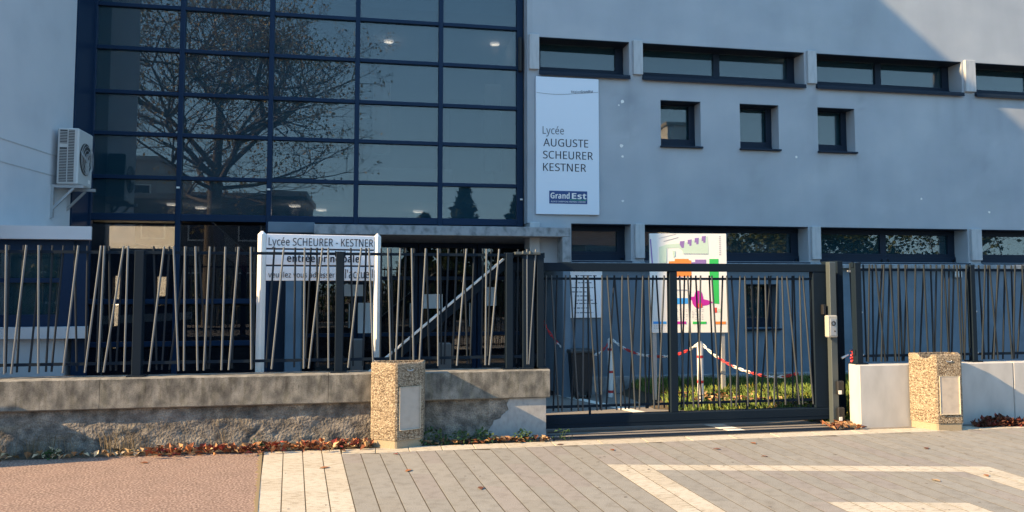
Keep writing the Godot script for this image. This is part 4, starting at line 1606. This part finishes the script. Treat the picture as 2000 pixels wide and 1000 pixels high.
func litter_bin(label, cx, cz, rot, back, notch):
	# a six-sided bin cut flat where it stands against the wall; the face between corners 0 and 1 carries the panel
	var b = thing("litter_bin", label, "litter bin", Vector3(cx, 0, cz), "pebble concrete litter bins along the walls")
	var r = 0.31
	var h = 0.86
	var plan = func(rad, bk):
		var out = []
		for k in 6:
			var v = hexv(rad, rot + 60.0 * k)
			out.append(v.lerp(hexv(rad, rot + 60.0 * (k - 1)), 0.045))
			out.append(v.lerp(hexv(rad, rot + 60.0 * (k + 1)), 0.045))
		for i in out.size():
			out[i].y = maxf(out[i].y, bk - cz)
		return out
	var ring = func(rad, y, bk):
		var o3 = []
		for v in plan.call(rad, bk):
			o3.append(Vector3(cx + v.x, y, cz + v.y))
		return o3
	var lv = [ring.call(r, 0.085, back), ring.call(r, h - 0.012, back), ring.call(r - 0.012, h, back + 0.012), ring.call(r - 0.055, h, back + 0.05), ring.call(r - 0.065, h - 0.5, back + 0.06)]
	var n = 12
	var st = ST()
	for l in 4:
		for k in n:
			var a = lv[l][k]
			var c = lv[l][(k + 1) % n]
			var d = lv[l + 1][(k + 1) % n]
			var e = lv[l + 1][k]
			if a.distance_to(c) < 0.0005:
				continue
			var dirn = (c - a).normalized()
			var out = Vector3(dirn.z, 0, -dirn.x)
			if out.dot((a + c) * 0.5 - Vector3(cx, a.y, cz)) < 0:
				out = -out
			var nn = out if l == 0 else ((out + Vector3.UP).normalized() if l == 1 else (Vector3.UP if l == 2 else -out))
			if notch and k == 3:
				# the rim of this face has a bite out of it
				var steps = 10
				for s in steps:
					var dip = func(t): return -0.05 * smoothstep(0.10, 0.28, t) * smoothstep(0.72, 0.55, t)
					var t0 = s / float(steps)
					var t1 = (s + 1) / float(steps)
					var a0 = a.lerp(c, t0)
					var a1 = a.lerp(c, t1)
					var e0 = e.lerp(d, t0)
					var e1 = e.lerp(d, t1)
					if l > 0:
						a0.y += dip.call(t0)
						a1.y += dip.call(t1)
					if l < 3:
						e0.y += dip.call(t0)
						e1.y += dip.call(t1)
					f4(st, a0, a1, e1, e0, nn)
			else:
				f4(st, a, c, d, e, nn)
	for k in n:
		if lv[4][k].distance_to(lv[4][(k + 1) % n]) > 0.0005:
			f3(st, lv[4][k], lv[4][(k + 1) % n], Vector3(cx, h - 0.5, cz), Vector3.UP)
	obj("body", st, "pebbles", b)
	st = ST()
	var f0 = ring.call(r - 0.012, 0.0, back)
	var f1 = ring.call(r - 0.012, 0.085, back)
	for k in n:
		if f0[k].distance_to(f0[(k + 1) % n]) < 0.0005:
			continue
		var dirn = (f0[(k + 1) % n] - f0[k]).normalized()
		var out = Vector3(dirn.z, 0, -dirn.x)
		if out.dot((f0[k] + f0[(k + 1) % n]) * 0.5 - Vector3(cx, 0, cz)) < 0:
			out = -out
		f4(st, f0[k], f0[(k + 1) % n], f1[(k + 1) % n], f1[k], out)
	obj("foot", st, "bin_foot", b)
	# smooth panel set in a raised rim
	var p0 = hexv(r, rot)
	var p1 = hexv(r, rot + 60.0)
	var mid = (p0 + p1) * 0.5
	var ux = Vector3(p0.x - p1.x, 0, p0.y - p1.y).normalized()
	var nz = Vector3(mid.x, 0, mid.y).normalized()
	var bs = Basis(ux, Vector3.UP, nz)
	var c3 = Vector3(cx + mid.x, 0.40, cz + mid.y)
	st = ST()
	box(st, c3 + nz * 0.001, Vector3(0.222, 0.42, 0.006), 0.0, bs)
	obj("panel", st, "bin_panel", b)
	st = ST()
	box(st, c3 + ux * 0.115 + nz * 0.008, Vector3(0.008, 0.436, 0.022), 0.002, bs)
	box(st, c3 - ux * 0.115 + nz * 0.004, Vector3(0.008, 0.436, 0.010), 0.002, bs)
	box(st, c3 + Vector3(0, 0.214, 0) + nz * 0.004, Vector3(0.222, 0.007, 0.010), 0.002, bs)
	box(st, c3 - Vector3(0, 0.214, 0) + nz * 0.008, Vector3(0.222, 0.008, 0.020), 0.002, bs)
	obj("panel_rim", st, "cream_paver_0", b)
	st = ST()
	var ec = Vector3(cx + mid.x, h - 0.065, cz + mid.y) + nz * 0.005
	for k in 10:
		var t0 = PI + k * PI / 10
		var t1 = PI + (k + 1) * PI / 10
		tube(st, ec + ux * cos(t0) * 0.034 + Vector3(0, sin(t0) * 0.018, 0), ec + ux * cos(t1) * 0.034 + Vector3(0, sin(t1) * 0.018, 0), 0.006, 0.006, 6, false)
	obj("lifting_eye", st, "galvanised", b)
	return b

func bins():
	litter_bin("washed pebble concrete litter bin before the weathered left wall, leaves at its foot", 0.30, -8.23, 36.0, -8.262, false)
	litter_bin("washed pebble concrete litter bin with a chipped rim before the pale right wall", 6.53, -8.06, 66.0, -8.125, true)


# ------------------------------------------------------------------ behind the gate
func bollard(called, label, x, z, h):
	var b = thing(called, label, "bollard", Vector3(x, 0, z), "white bollards with red bands")
	var st = ST()
	tube(st, Vector3(x, 0, z), Vector3(x, h - 0.02, z), 0.04, 0.04, 16)
	tube(st, Vector3(x, h - 0.02, z), Vector3(x, h, z), 0.04, 0.02, 16)
	obj("pole", st, "white_paint", b)
	for y in [0.08, 0.37, 0.70]:
		st = ST()
		tube(st, Vector3(x, y - 0.018, z), Vector3(x, y + 0.018, z), 0.0425, 0.0425, 16)
		obj("band", st, "red_paint", b)
	return b

func chain(label, a, c, sag, first_red):
	var o = thing("barrier_chain", label, "chain", (a + c) * 0.5, "red and white plastic chains between the bollards")
	var length = a.distance_to(c)
	var n = int(length / 0.045)
	var pts = []
	for k in n + 1:
		var t = float(k) / n
		pts.append(a.lerp(c, t) - Vector3(0, sag * (1.0 - pow(absf(2.0 * t - 1.0), 2.4)), 0))
	for k in n:
		var red = (int(k / 5) % 2 == 0) == first_red
		var p = pts[k]
		var q = pts[k + 1]
		var dir = (q - p).normalized()
		var flat = Vector3(0, 1, 0) if k % 2 == 0 else dir.cross(Vector3.UP).normalized()
		flat = (flat - dir * flat.dot(dir)).normalized()
		var ext = dir * 0.006
		var st = ST()
		for s in [-1, 1]:
			tube(st, p - ext * 0.2 + flat * 0.011 * s, q + ext * 0.2 + flat * 0.013 * s, 0.0078, 0.0078, 6)
		tube(st, p - ext + flat * 0.014, p - ext - flat * 0.014, 0.0075, 0.0075, 6)
		tube(st, q + ext + flat * 0.014, q + ext - flat * 0.014, 0.0075, 0.0075, 6)
		obj("chain_link", st, "red_paint" if red else "white_paint", o)

func tuft(n, h, w):
	var st = ST()
	for k in n:
		var a = k * TAU / n + 0.7 * k
		var d = Vector3(cos(a), 0, sin(a))
		var s = Vector3(-d.z, 0, d.x) * w
		var base = d * 0.02
		var mid = base + d * h * 0.18 + Vector3(0, h * 0.62, 0)
		var tip = base + d * h * 0.52 + Vector3(0, h * (0.86 + 0.13 * (k % 3)), 0)
		var nn = (Vector3.UP * 0.5 + d).normalized()
		f4(st, base - s, base + s, mid + s * 0.8, mid - s * 0.8, nn)
		f3(st, mid - s * 0.8, mid + s * 0.8, tip, nn)
	return st.commit()

func lawn_h(x, z):
	# how high the lawn's soil lies above the yard
	var edge = minf((z + 11.36) * 4.0 + 1.0, 1.0)
	var front = lawn_front(x)
	var inn = clampf((front - z) / 0.35, 0.0, 1.0) * clampf((x - 3.75) / 0.3, 0.0, 1.0)
	return 0.15 * inn * edge

func lawn_front(x):
	if x < 4.9:
		return lerpf(-9.85, -9.35, clampf((x - 3.75) / 1.15, 0, 1))
	return lerpf(-9.35, -8.48, clampf((x - 4.9) / 0.45, 0, 1))

func yard():
	bollard("bollard", "white bollard with red bands standing against the dark base wall", 3.52, -11.05, 0.87)
	bollard("bollard", "white bollard with red bands in the sun at the lawn's edge behind the gate", 4.34, -9.71, 0.90)
	chain("faded red and white chain from the wall to the bollard by the wall", Vector3(2.55, 1.12, -11.30), Vector3(3.52, 0.82, -11.05), 0.36, true)
	chain("red and white chain hanging between the two bollards", Vector3(3.55, 0.84, -11.02), Vector3(4.32, 0.86, -9.74), 0.20, false)
	chain("sunlit red and white chain from the front bollard to the gate's right end", Vector3(4.37, 0.86, -9.69), Vector3(5.12, 0.58, -8.65), 0.17, false)
	# lawn
	var st = ST()
	var nx = 60
	var nz = 24
	var P = func(i, j):
		var x = 3.75 + (14.0 - 3.75) * pow(float(i) / nx, 1.6)
		var z = lerpf(-11.36, lawn_front(x), float(j) / nz)
		return Vector3(x, 0.003 + lawn_h(x, z), z)
	for i in nx:
		for j in nz:
			var a = P.call(i, j)
			var b = P.call(i + 1, j)
			var c = P.call(i + 1, j + 1)
			var d = P.call(i, j + 1)
			for t in [[a, b, c], [a, c, d]]:
				if (t[1] - t[0]).cross(t[2] - t[0]).y > 0:
					t = [t[0], t[2], t[1]]
				for v in t:
					st.add_vertex(v)
	st.index()
	st.generate_normals()
	struct("lawn", st, "soil")
	var places = []
	for k in 9000:
		var x = 3.95 + 6.0 * pow(rng.randf(), 1.15)
		var z = R(-11.3, lawn_front(x) + 0.03)
		var s = R(0.55, 1.25)
		var y = lawn_h(x, z)
		var g = R(0.6, 1.5)
		var dry = 1.0 if rng.randf() < 0.1 else 0.0
		places.append([Transform3D(Basis(Vector3.UP, R(0, TAU)).scaled(Vector3(s, s * R(0.7, 1.3), s)), Vector3(x, y, z)), Color(g * (1.0 + 1.3 * dry), g * (1.0 + 0.35 * dry), g)])
	var gr = scatter("lawn_grass", tuft(6, 0.085, 0.0065), "grass_blade", places)
	tag(gr, "rough green grass with dry blades on the bank behind the gate", "grass")
	# dark wheeled bin at the wall
	var w = thing("wheeled_bin", "low black wheeled bin standing against the base wall under the notice board", "bin", Vector3(3.05, 0, -11.0))
	st = ST()
	prism(st, [Vector2(2.92, 0.06), Vector2(3.18, 0.06), Vector2(3.22, 0.66), Vector2(2.88, 0.66)], -11.2, -10.9)
	obj("body", st, "black_plastic", w)
	st = ST()
	box2(st, 2.86, 3.24, 0.66, 0.71, -11.24, -10.87, 0.012)
	obj("lid", st, "unit_dark", w)
	for x in [2.95, 3.12]:
		st = ST()
		tube(st, Vector3(x, 0.06, -10.9), Vector3(x + 0.035, 0.06, -10.9), 0.058, 0.058, 14)
		obj("wheel", st, "black_plastic", w)
	# short square stone posts by the entrance
	for k in [[-0.17, 0.17, -10.6, 0.93, "short grey stone post behind the entrance sign's right half"], [1.01, 0.17, -10.6, 0.86, "short pale stone post below the gate's slanting brace"]]:
		st = ST()
		box2(st, k[0] - k[1] / 2, k[0] + k[1] / 2, -0.004, k[3], k[2] - 0.09, k[2] + 0.09, 0.012)
		tag(obj(numbered("stone_post"), st, "stone"), k[4], "post", "short stone posts by the entrance")
	# flag on a slanting pole inside the ground floor glazing
	var f = thing("flag", "blue white and red flag drooping from a slanting pole behind the ground floor glass", "flag", Vector3(-2.2, 2.0, -12.3))
	st = ST()
	tube(st, Vector3(-2.55, 2.75, -12.4), Vector3(-1.75, 2.05, -12.2), 0.012, 0.012, 8)
	obj("pole", st, "galvanised", f)
	for k in 3:
		st = ST()
		var m = ["flag_blue", "flag_white", "flag_red"][k]
		for i in 6:
			for j in 10:
				var C = func(ii, jj):
					var t = (k * 6 + ii) / 18.0
					var v = jj / 10.0
					return Vector3(-2.38 + t * 0.50 + v * 0.04, 2.60 - t * 0.44 - v * 0.36, -12.3 + sin(t * 14.0 + v * 3.0) * 0.035)
				f4(st, C.call(i, j), C.call(i + 1, j), C.call(i + 1, j + 1), C.call(i, j + 1), Vector3(0, 0, 1))
		obj("stripe", st, m, f)

# ------------------------------------------------------------------ leaves, weeds
func small_things():
	var lm = leaf_mesh(0.028, 0.085, 0.7)
	var cols = [Color(0.20, 0.065, 0.025), Color(0.30, 0.11, 0.04), Color(0.12, 0.04, 0.02), Color(0.38, 0.20, 0.09), Color(0.42, 0.28, 0.15), Color(0.22, 0.03, 0.02)]
	var places = []
	for k in 620:
		var x = -3.9 + 4.0 * pow(rng.randf(), 0.62)
		if x > 0.02:
			continue
		var red = x > -2.1
		var c = cols[rng.randi_range(0, 5)] if red else cols[rng.randi_range(2, 4)]
		if not red and rng.randf() < 0.55:
			continue
		if not red:
			c = [Color(0.42, 0.30, 0.17), Color(0.30, 0.19, 0.10), Color(0.50, 0.38, 0.24), Color(0.10, 0.07, 0.03)][rng.randi_range(0, 3)]
		var z = -8.03 - absf(rng.randfn(0, 0.075)) + (R(0.0, 0.22) if rng.randf() < 0.07 else 0.0)
		var s = R(0.6, 1.25)
		places.append([Transform3D(Basis.from_euler(Vector3(R(-1.5, -0.5), R(-PI, PI), R(-0.5, 0.5))).scaled(Vector3(s, s, s)), Vector3(x, R(0.002, 0.035), maxf(z, -8.19))), c * R(0.7, 1.3)])
	for k in 90:
		var x = R(0.6, 1.95)
		places.append([Transform3D(Basis.from_euler(Vector3(R(-1.6, -0.9), R(-PI, PI), R(-0.4, 0.4))), Vector3(x, R(0.002, 0.02), R(-8.15, -8.04))), cols[rng.randi_range(0, 4)] * R(0.6, 1.1)])
	for k in 50:
		places.append([Transform3D(Basis.from_euler(Vector3(R(-1.6, -0.9), R(-PI, PI), R(-0.4, 0.4))), Vector3(R(5.2, 5.62), R(0.004, 0.02), R(-8.35, -8.03))), cols[rng.randi_range(0, 4)] * R(0.6, 1.1)])
	for k in 170:
		var x = R(4.0, 5.4)
		places.append([Transform3D(Basis.from_euler(Vector3(R(-1.6, -0.9), R(-PI, PI), R(-0.4, 0.4))), Vector3(x, R(0.03, 0.06) + lawn_h(x, -10.2) * 0.9, R(-10.4, -9.3) + (x - 4.0) * 0.35)), cols[rng.randi_range(2, 4)] * R(0.8, 1.3)])
	tag(scatter("leaf_litter", lm, "litter", places), "dry brown and red leaves blown along the foot of the walls", "leaves")
	# heap of dead leaves by the right wall
	places = []
	for k in 900:
		var x = 7.32 + rng.randfn(0, 0.24)
		var hgt = 0.10 * exp(-pow((x - 7.25) / 0.22, 2.0)) + 0.05 * exp(-pow((x - 7.62) / 0.15, 2.0))
		if x < 6.95 or x > 8.1:
			continue
		places.append([Transform3D(rand_basis().scaled(Vector3.ONE * R(0.4, 0.9)), Vector3(x, R(0.0, 1.0) * hgt + 0.005, -8.01 + R(0.01, 0.12))), cols[[0, 2, 2, 5][rng.randi_range(0, 3)]] * R(0.35, 0.9)])
	tag(scatter("leaf_heap", lm, "litter", places), "heap of dark dead leaves at the foot of the pale right wall", "leaves")
	# single leaves lying on the paving
	var spots = [[-2.9, -6.6, 0, "thin dark leaf alone on the red path"], [-0.39, -7.25, 1, "brown leaf on the cream paver band"], [0.35, -7.0, 1, "brown leaf on the grey paving below the left litter bin"], [0.26, -7.7, 5, "red leaf on the paving joint right of the cream band"], [3.45, -7.35, 0, "dark leaf on the paving in front of the gate's middle"], [3.95, -7.55, 1, "brown leaf on the paving before the gate's right half"], [3.75, -6.95, 0, "small dark leaf just above the cream cross band"], [5.55, -7.0, 2, "dark leaf on the paving below the right litter bin"], [4.72, -5.85, 4, "pale tan leaf inside the right corner of the cream band"], [5.27, -5.92, 1, "reddish leaf lying on the right cream band"], [-2.05, -7.75, 0, "thin dark leaf at the tip of the long shadow"], [1.95, -7.84, 2, "dark twig leaf on the border stones near the gate"], [0.9, -6.3, 2, "small dark leaf on the grey paving left of the white bands"], [2.4, -7.5, 0, "brown leaf on the paving before the gate's left end"]]
	for s in spots:
		var st = ST()
		var ang = R(0, TAU)
		var bs = Basis(Vector3.UP, ang)
		var l = R(0.06, 0.10)
		var pts = []
		for k in 7:
			var t = k / 6.0
			pts.append([Vector3((t - 0.5) * l, 0.003 + 0.005 * sin(t * PI) , 0), l * 0.26 * sin(t * PI)])
		for k in 6:
			var a = pts[k]
			var b = pts[k + 1]
			for sd in [-1, 1]:
				f4(st, bs * a[0], bs * b[0], bs * (b[0] + Vector3(0, 0.003, sd * b[1])), bs * (a[0] + Vector3(0, 0.003, sd * a[1])), Vector3.UP)
		var m = "leaf_colour_%d" % s[2]
		if not M.has(m):
			mat(m, cols[s[2]].r, cols[s[2]].g, cols[s[2]].b, 0.85)
		var o = MeshInstance3D.new()
		o.name = numbered("fallen_leaf")
		o.mesh = st.commit()
		o.material_override = M[m]
		add_child(o)
		o.position = Vector3(s[0], 0.0, s[1])
		tag(o, s[3], "leaf", "single leaves on the paving")
	# dry grass along the foot of the left wall
	places = []
	for c in [[-3.18, 0.13, 22], [-2.9, 0.1, 9], [-2.5, 0.05, 8], [-2.38, 0.10, 14], [-2.2, 0.08, 7], [-1.9, 0.1, 5], [-3.5, 0.1, 6], [-1.5, 0.2, 5]]:
		for k in c[2]:
			var s = R(0.6, 1.8)
			places.append([Transform3D(Basis(Vector3.UP, R(0, TAU)).scaled(Vector3(s * 0.8, s, s * 0.8)), Vector3(c[0] + rng.randfn(0, c[1] * 0.6), 0.0, -8.22 + R(-0.03, 0.06))), Color(1, 1, 1) * R(0.5, 1.2)])
	tag(scatter("dry_grass", tuft(6, 0.16, 0.0014), "dry_blade", places), "thin dry grass growing at the foot of the weathered wall", "grass")
	# green weeds
	var wl = leaf_mesh(0.014, 0.05, 0.4)
	for w in [[0.66, 0.16, 110, "dark green weed close to the left litter bin's right side"], [0.92, 0.13, 90, "dark green weed under the rendered wall right of the bin"], [1.18, 0.13, 110, "bushy dark green weed at the middle of the wall right of the bin"], [1.62, 0.11, 80, "dark green weed below the pale cement patch"], [2.03, 0.12, 26, "small weed at the gate end of the left wall"], [-1.09, 0.10, 40, "small green weed at the wall by the crack above the cream band"], [-3.62, 0.10, 60, "green weed at the far left end of the wall's foot"], [-2.98, 0.08, 40, "small green weed between dry grass at the wall's foot"]]:
		places = []
		for k in w[2]:
			var dv = Vector3(rng.randfn(0, 0.6), absf(rng.randfn(0, 0.6)), rng.randfn(0, 0.35))
			dv = dv.limit_length(1.0)
			places.append([Transform3D(rand_basis().scaled(Vector3.ONE * R(0.6, 1.2)), Vector3(w[0], 0.0, -8.12) + dv * w[1]), Color(1, 1, 1) * R(0.6, 1.5)])
		var root = thing("weed", w[3], "weed", Vector3(w[0], 0, -8.12), "weeds at the foot of the walls")
		scatter("leaves", wl, "weed_leaf", places, root)
		var st = ST()
		for k in 5:
			tube(st, Vector3(w[0], -0.01, -8.12), Vector3(w[0], 0, -8.12) + Vector3(R(-0.6, 0.6), R(0.5, 0.9), R(-0.3, 0.3)) * w[1], 0.003, 0.0015, 5)
		obj("stem", st, "weed_leaf", root)

# ------------------------------------------------------------------ the other side of the street, seen in the glass
func branch(st, tips, p, dir, length, r, depth):
	var n = 3
	var d = dir
	for k in n:
		var q = p + d * length / n
		var r1 = r * lerpf(1.0, 0.62, (k + 1.0) / n)
		tube(st, p, q, r * lerpf(1.0, 0.62, k / float(n)), r1, 6 if depth > 2 else 4, false)
		p = q
		d = (d + Vector3(R(-0.16, 0.16), R(-0.05, 0.14), R(-0.16, 0.16))).normalized()
	if depth <= 1:
		tips.append([p, d])
	if depth == 0:
		return
	var kids = 4 if depth > 3 else (3 if depth > 1 else 3)
	for k in kids:
		var side = Vector3(R(-1, 1), R(-0.35, 0.55), R(-1, 1)).normalized()
		var nd = (d * 0.75 + side * R(0.6, 1.0)).normalized()
		branch(st, tips, p, nd, length * R(0.62, 0.86), r * 0.54, depth - 1)

func tree(called, label, x, z, h, spread, leaf_m, leaves, depth, bare, dense):
	var t = thing(called, label, "tree", Vector3(x, 0, z), "trees across the street")
	var st = ST()
	var tips = []
	var base = Vector3(x, -0.1, z)
	var fork = Vector3(x, h * bare, z)
	tube(st, base, fork, h * 0.024, h * 0.019, 10, false)
	for k in 6:
		var a = k * TAU / 6 + R(-0.3, 0.3)
		branch(st, tips, fork + Vector3(0, R(-0.5, 0.6), 0), Vector3(cos(a) * spread, R(0.45, 0.9), sin(a) * spread).normalized(), h * 0.18, h * 0.0085, depth)
	for k in 5:
		var a = k * TAU / 5 + R(-0.3, 0.3)
		branch(st, tips, Vector3(x, h * (bare - R(0.02, 0.10)), z), Vector3(cos(a) * spread, R(0.0, 0.3), sin(a) * spread).normalized(), h * 0.15, h * 0.006, depth - 1)
	branch(st, tips, fork, Vector3(0.05, 1, 0.02).normalized(), h * 0.2, h * 0.014, depth)
	obj("trunk", st, "bark", t)
	var lm = leaf_mesh(0.05 * dense, 0.16 * dense, 0.3)
	var places = []
	for k in leaves:
		var tip = tips[rng.randi_range(0, tips.size() - 1)]
		var p = tip[0] + Vector3(rng.randfn(0, 0.13), rng.randfn(0, 0.13), rng.randfn(0, 0.13)) * dense * 1.3
		places.append([Transform3D(rand_basis().scaled(Vector3.ONE * R(0.6, 1.3)), p), Color(1, 1, 1) * R(0.55, 1.5)])
	scatter("crown", lm, leaf_m, places, t)

func leafy_mass(parent, called, m, c, s, n, size, shape = 0):
	var lm = leaf_mesh(0.05 * size, 0.15 * size, 0.3)
	var places = []
	for k in n:
		var v = Vector3(R(-1, 1), R(-1, 1), R(-1, 1))
		if shape == 1:
			var y = pow(rng.randf(), 1.25)
			var rr = pow(1.0 - y, 0.72) * sqrt(R(0.35, 1.0)) * (0.82 + 0.18 * sin(y * 40.0))
			var a = R(0, TAU)
			rr *= 0.78 + 0.22 * sin(a * 4.0 + y * 21.0) + 0.10 * sin(a * 9.0 - y * 47.0)
			v = Vector3(cos(a) * rr, y * 2.0 - 1.0, sin(a) * rr)
		elif rng.randf() < 0.75:
			v.z = (1.0 if rng.randf() < 0.5 else -1.0) * R(0.8, 1.05)
		v.y *= 1.0 if shape == 1 else (1.0 + 0.10 * sin(c.x * 3 + v.x * s.x * 2.1) * absf(v.y))
		places.append([Transform3D(rand_basis().scaled(Vector3.ONE * R(0.6, 1.4)), c + v * s), Color(1, 1, 1) * R(0.45, 1.6)])
	return scatter(called, lm, m, places, parent)

func house(called, label, x0, x1, z0, z1, h, roof_h, wall_m, turn = 0.0, first_row = 0.9):
	var hs = thing(called, label, "house", Vector3((x0 + x1) / 2, 0, (z0 + z1) / 2))
	var st = ST()
	box2(st, x0, x1, 0, h, z0, z1)
	obj("wall", st, wall_m, hs)
	st = ST()
	if roof_h > 0.5:
		prism(st, [Vector2(z0 - 0.3, h), Vector2(z1 + 0.3, h), Vector2((z0 + z1) / 2, h + roof_h)], x0 - 0.2, x1 + 0.2, 0)
		obj("roof", st, "roof_tile", hs)
	else:
		box2(st, x0 - 0.15, x1 + 0.15, h, h + 0.25, z0 - 0.15, z1 + 0.15)
		obj("roof", st, "grey_house", hs)
	var zf = z0 if z0 > 0 else z1
	var sg = -1.0 if z0 > 0 else 1.0
	var y = first_row
	while y + 1.5 < h:
		var x = x0 + 0.9
		while x + 1.2 < x1:
			var w = part_root("window", hs)
			st = ST()
			frame_rect(st, x, x + 1.1, y, y + 1.3, 0.07, zf + sg * 0.002, zf + sg * 0.05)
			obj("frame", st, "white_paint", w)
			st = ST()
			box2(st, x + 0.07, x + 1.03, y + 0.07, y + 1.23, zf + sg * 0.004, zf + sg * 0.02)
			obj("pane", st, "unit_dark", w)
			x += 2.3
		y += 2.8
	hs.rotation.y = turn
	return hs

func across_the_street():
	tree("plane_tree", "tall spreading tree with sparse autumn leaves across the street", -6.3, 9.3, 15.2, 0.85, "autumn_leaf", 11000, 5, 0.40, 0.95)
	tree("street_tree", "leafy yellow green tree far right across the street", 31.0, 11.5, 13.0, 0.9, "green_leaf", 14000, 4, 0.25, 1.7)
	tree("street_tree", "leafy tree across the street beyond the gate", 22.0, 13.0, 8.0, 0.9, "green_leaf", 9000, 4, 0.25, 1.7)
	var k = 0
	for c in [[4.6, 15.0, 6.5], [7.3, 14.6, 6.0], [2.6, 16.2, 5.0]]:
		var t = thing("conifer", ["tall dark conifer across the street opposite the canopy", "broad dark conifer right of the tall one across the street", "smaller dark conifer left of the tall one across the street"][k], "tree", Vector3(c[0], 0, c[1]), "conifers across the street")
		leafy_mass(t, "crown", "conifer_leaf", Vector3(c[0], c[2] * 0.53, c[1]), Vector3(2.4, c[2] * 0.5, 2.4), 7000, 1.7, 1)
		var st = ST()
		tube(st, Vector3(c[0], -0.1, c[1]), Vector3(c[0], c[2] * 0.9, c[1]), 0.14, 0.03, 8)
		obj("trunk", st, "bark", t)
		k += 1
	k = 0
	for c in [[-20.0, -8.5, 2.3], [-8.2, 1.5, 1.9], [2.0, 14.0, 2.6], [14.4, 40.0, 3.2]]:
		var hd = thing("hedge", ["clipped green hedge at the left end across the street", "low green hedge behind the tall street tree", "dense green hedge in front of the conifers", "long tall green hedge at the right across the street"][k], "hedge", Vector3((c[0] + c[1]) / 2, 0, 11.4), "hedges across the street")
		var w = (c[1] - c[0]) / 2
		leafy_mass(hd, "foliage", "hedge_leaf", Vector3((c[0] + c[1]) / 2, c[2] / 2, 11.4), Vector3(w, c[2] / 2, 0.55), int(w * 620), 1.5)
		var st = ST()
		var x = c[0] + 0.3
		while x < c[1]:
			tube(st, Vector3(x, 0, 11.4 + R(-0.2, 0.2)), Vector3(x + R(-0.2, 0.2), c[2] * 0.92, 11.4), 0.03, 0.012, 5, false)
			x += 0.45
		obj("stems", st, "bark", hd).set_meta("kind", "stuff")
		k += 1
	house("flat_roofed_house", "long low flat roofed building behind the street tree", -21.0, -3.2, 15.5, 22.0, 5.9, 0.0, "dark_house")
	house("grey_house", "taller flat roofed grey house far behind the low building", -17.0, -12.4, 25.0, 33.0, 9.0, 0.0, "grey_house")
	house("tower_house", "pale flat roofed block far to the right across the street", 21.4, 27.0, 30.0, 38.0, 13.4, 0.0, "house_wall")
	house("tiled_house", "grey house with a tiled roof across the street to the right", 8.6, 16.0, 17.0, 24.0, 3.9, 1.6, "grey_house")
	# sunlit neighbour seen right through the hall
	house("neighbour_house", "sunlit cream house seen through the school's hall", -21.0, 2.0, -32.0, -26.0, 6.5, 2.2, "house_wall", deg_to_rad(-38.0), 4.2)
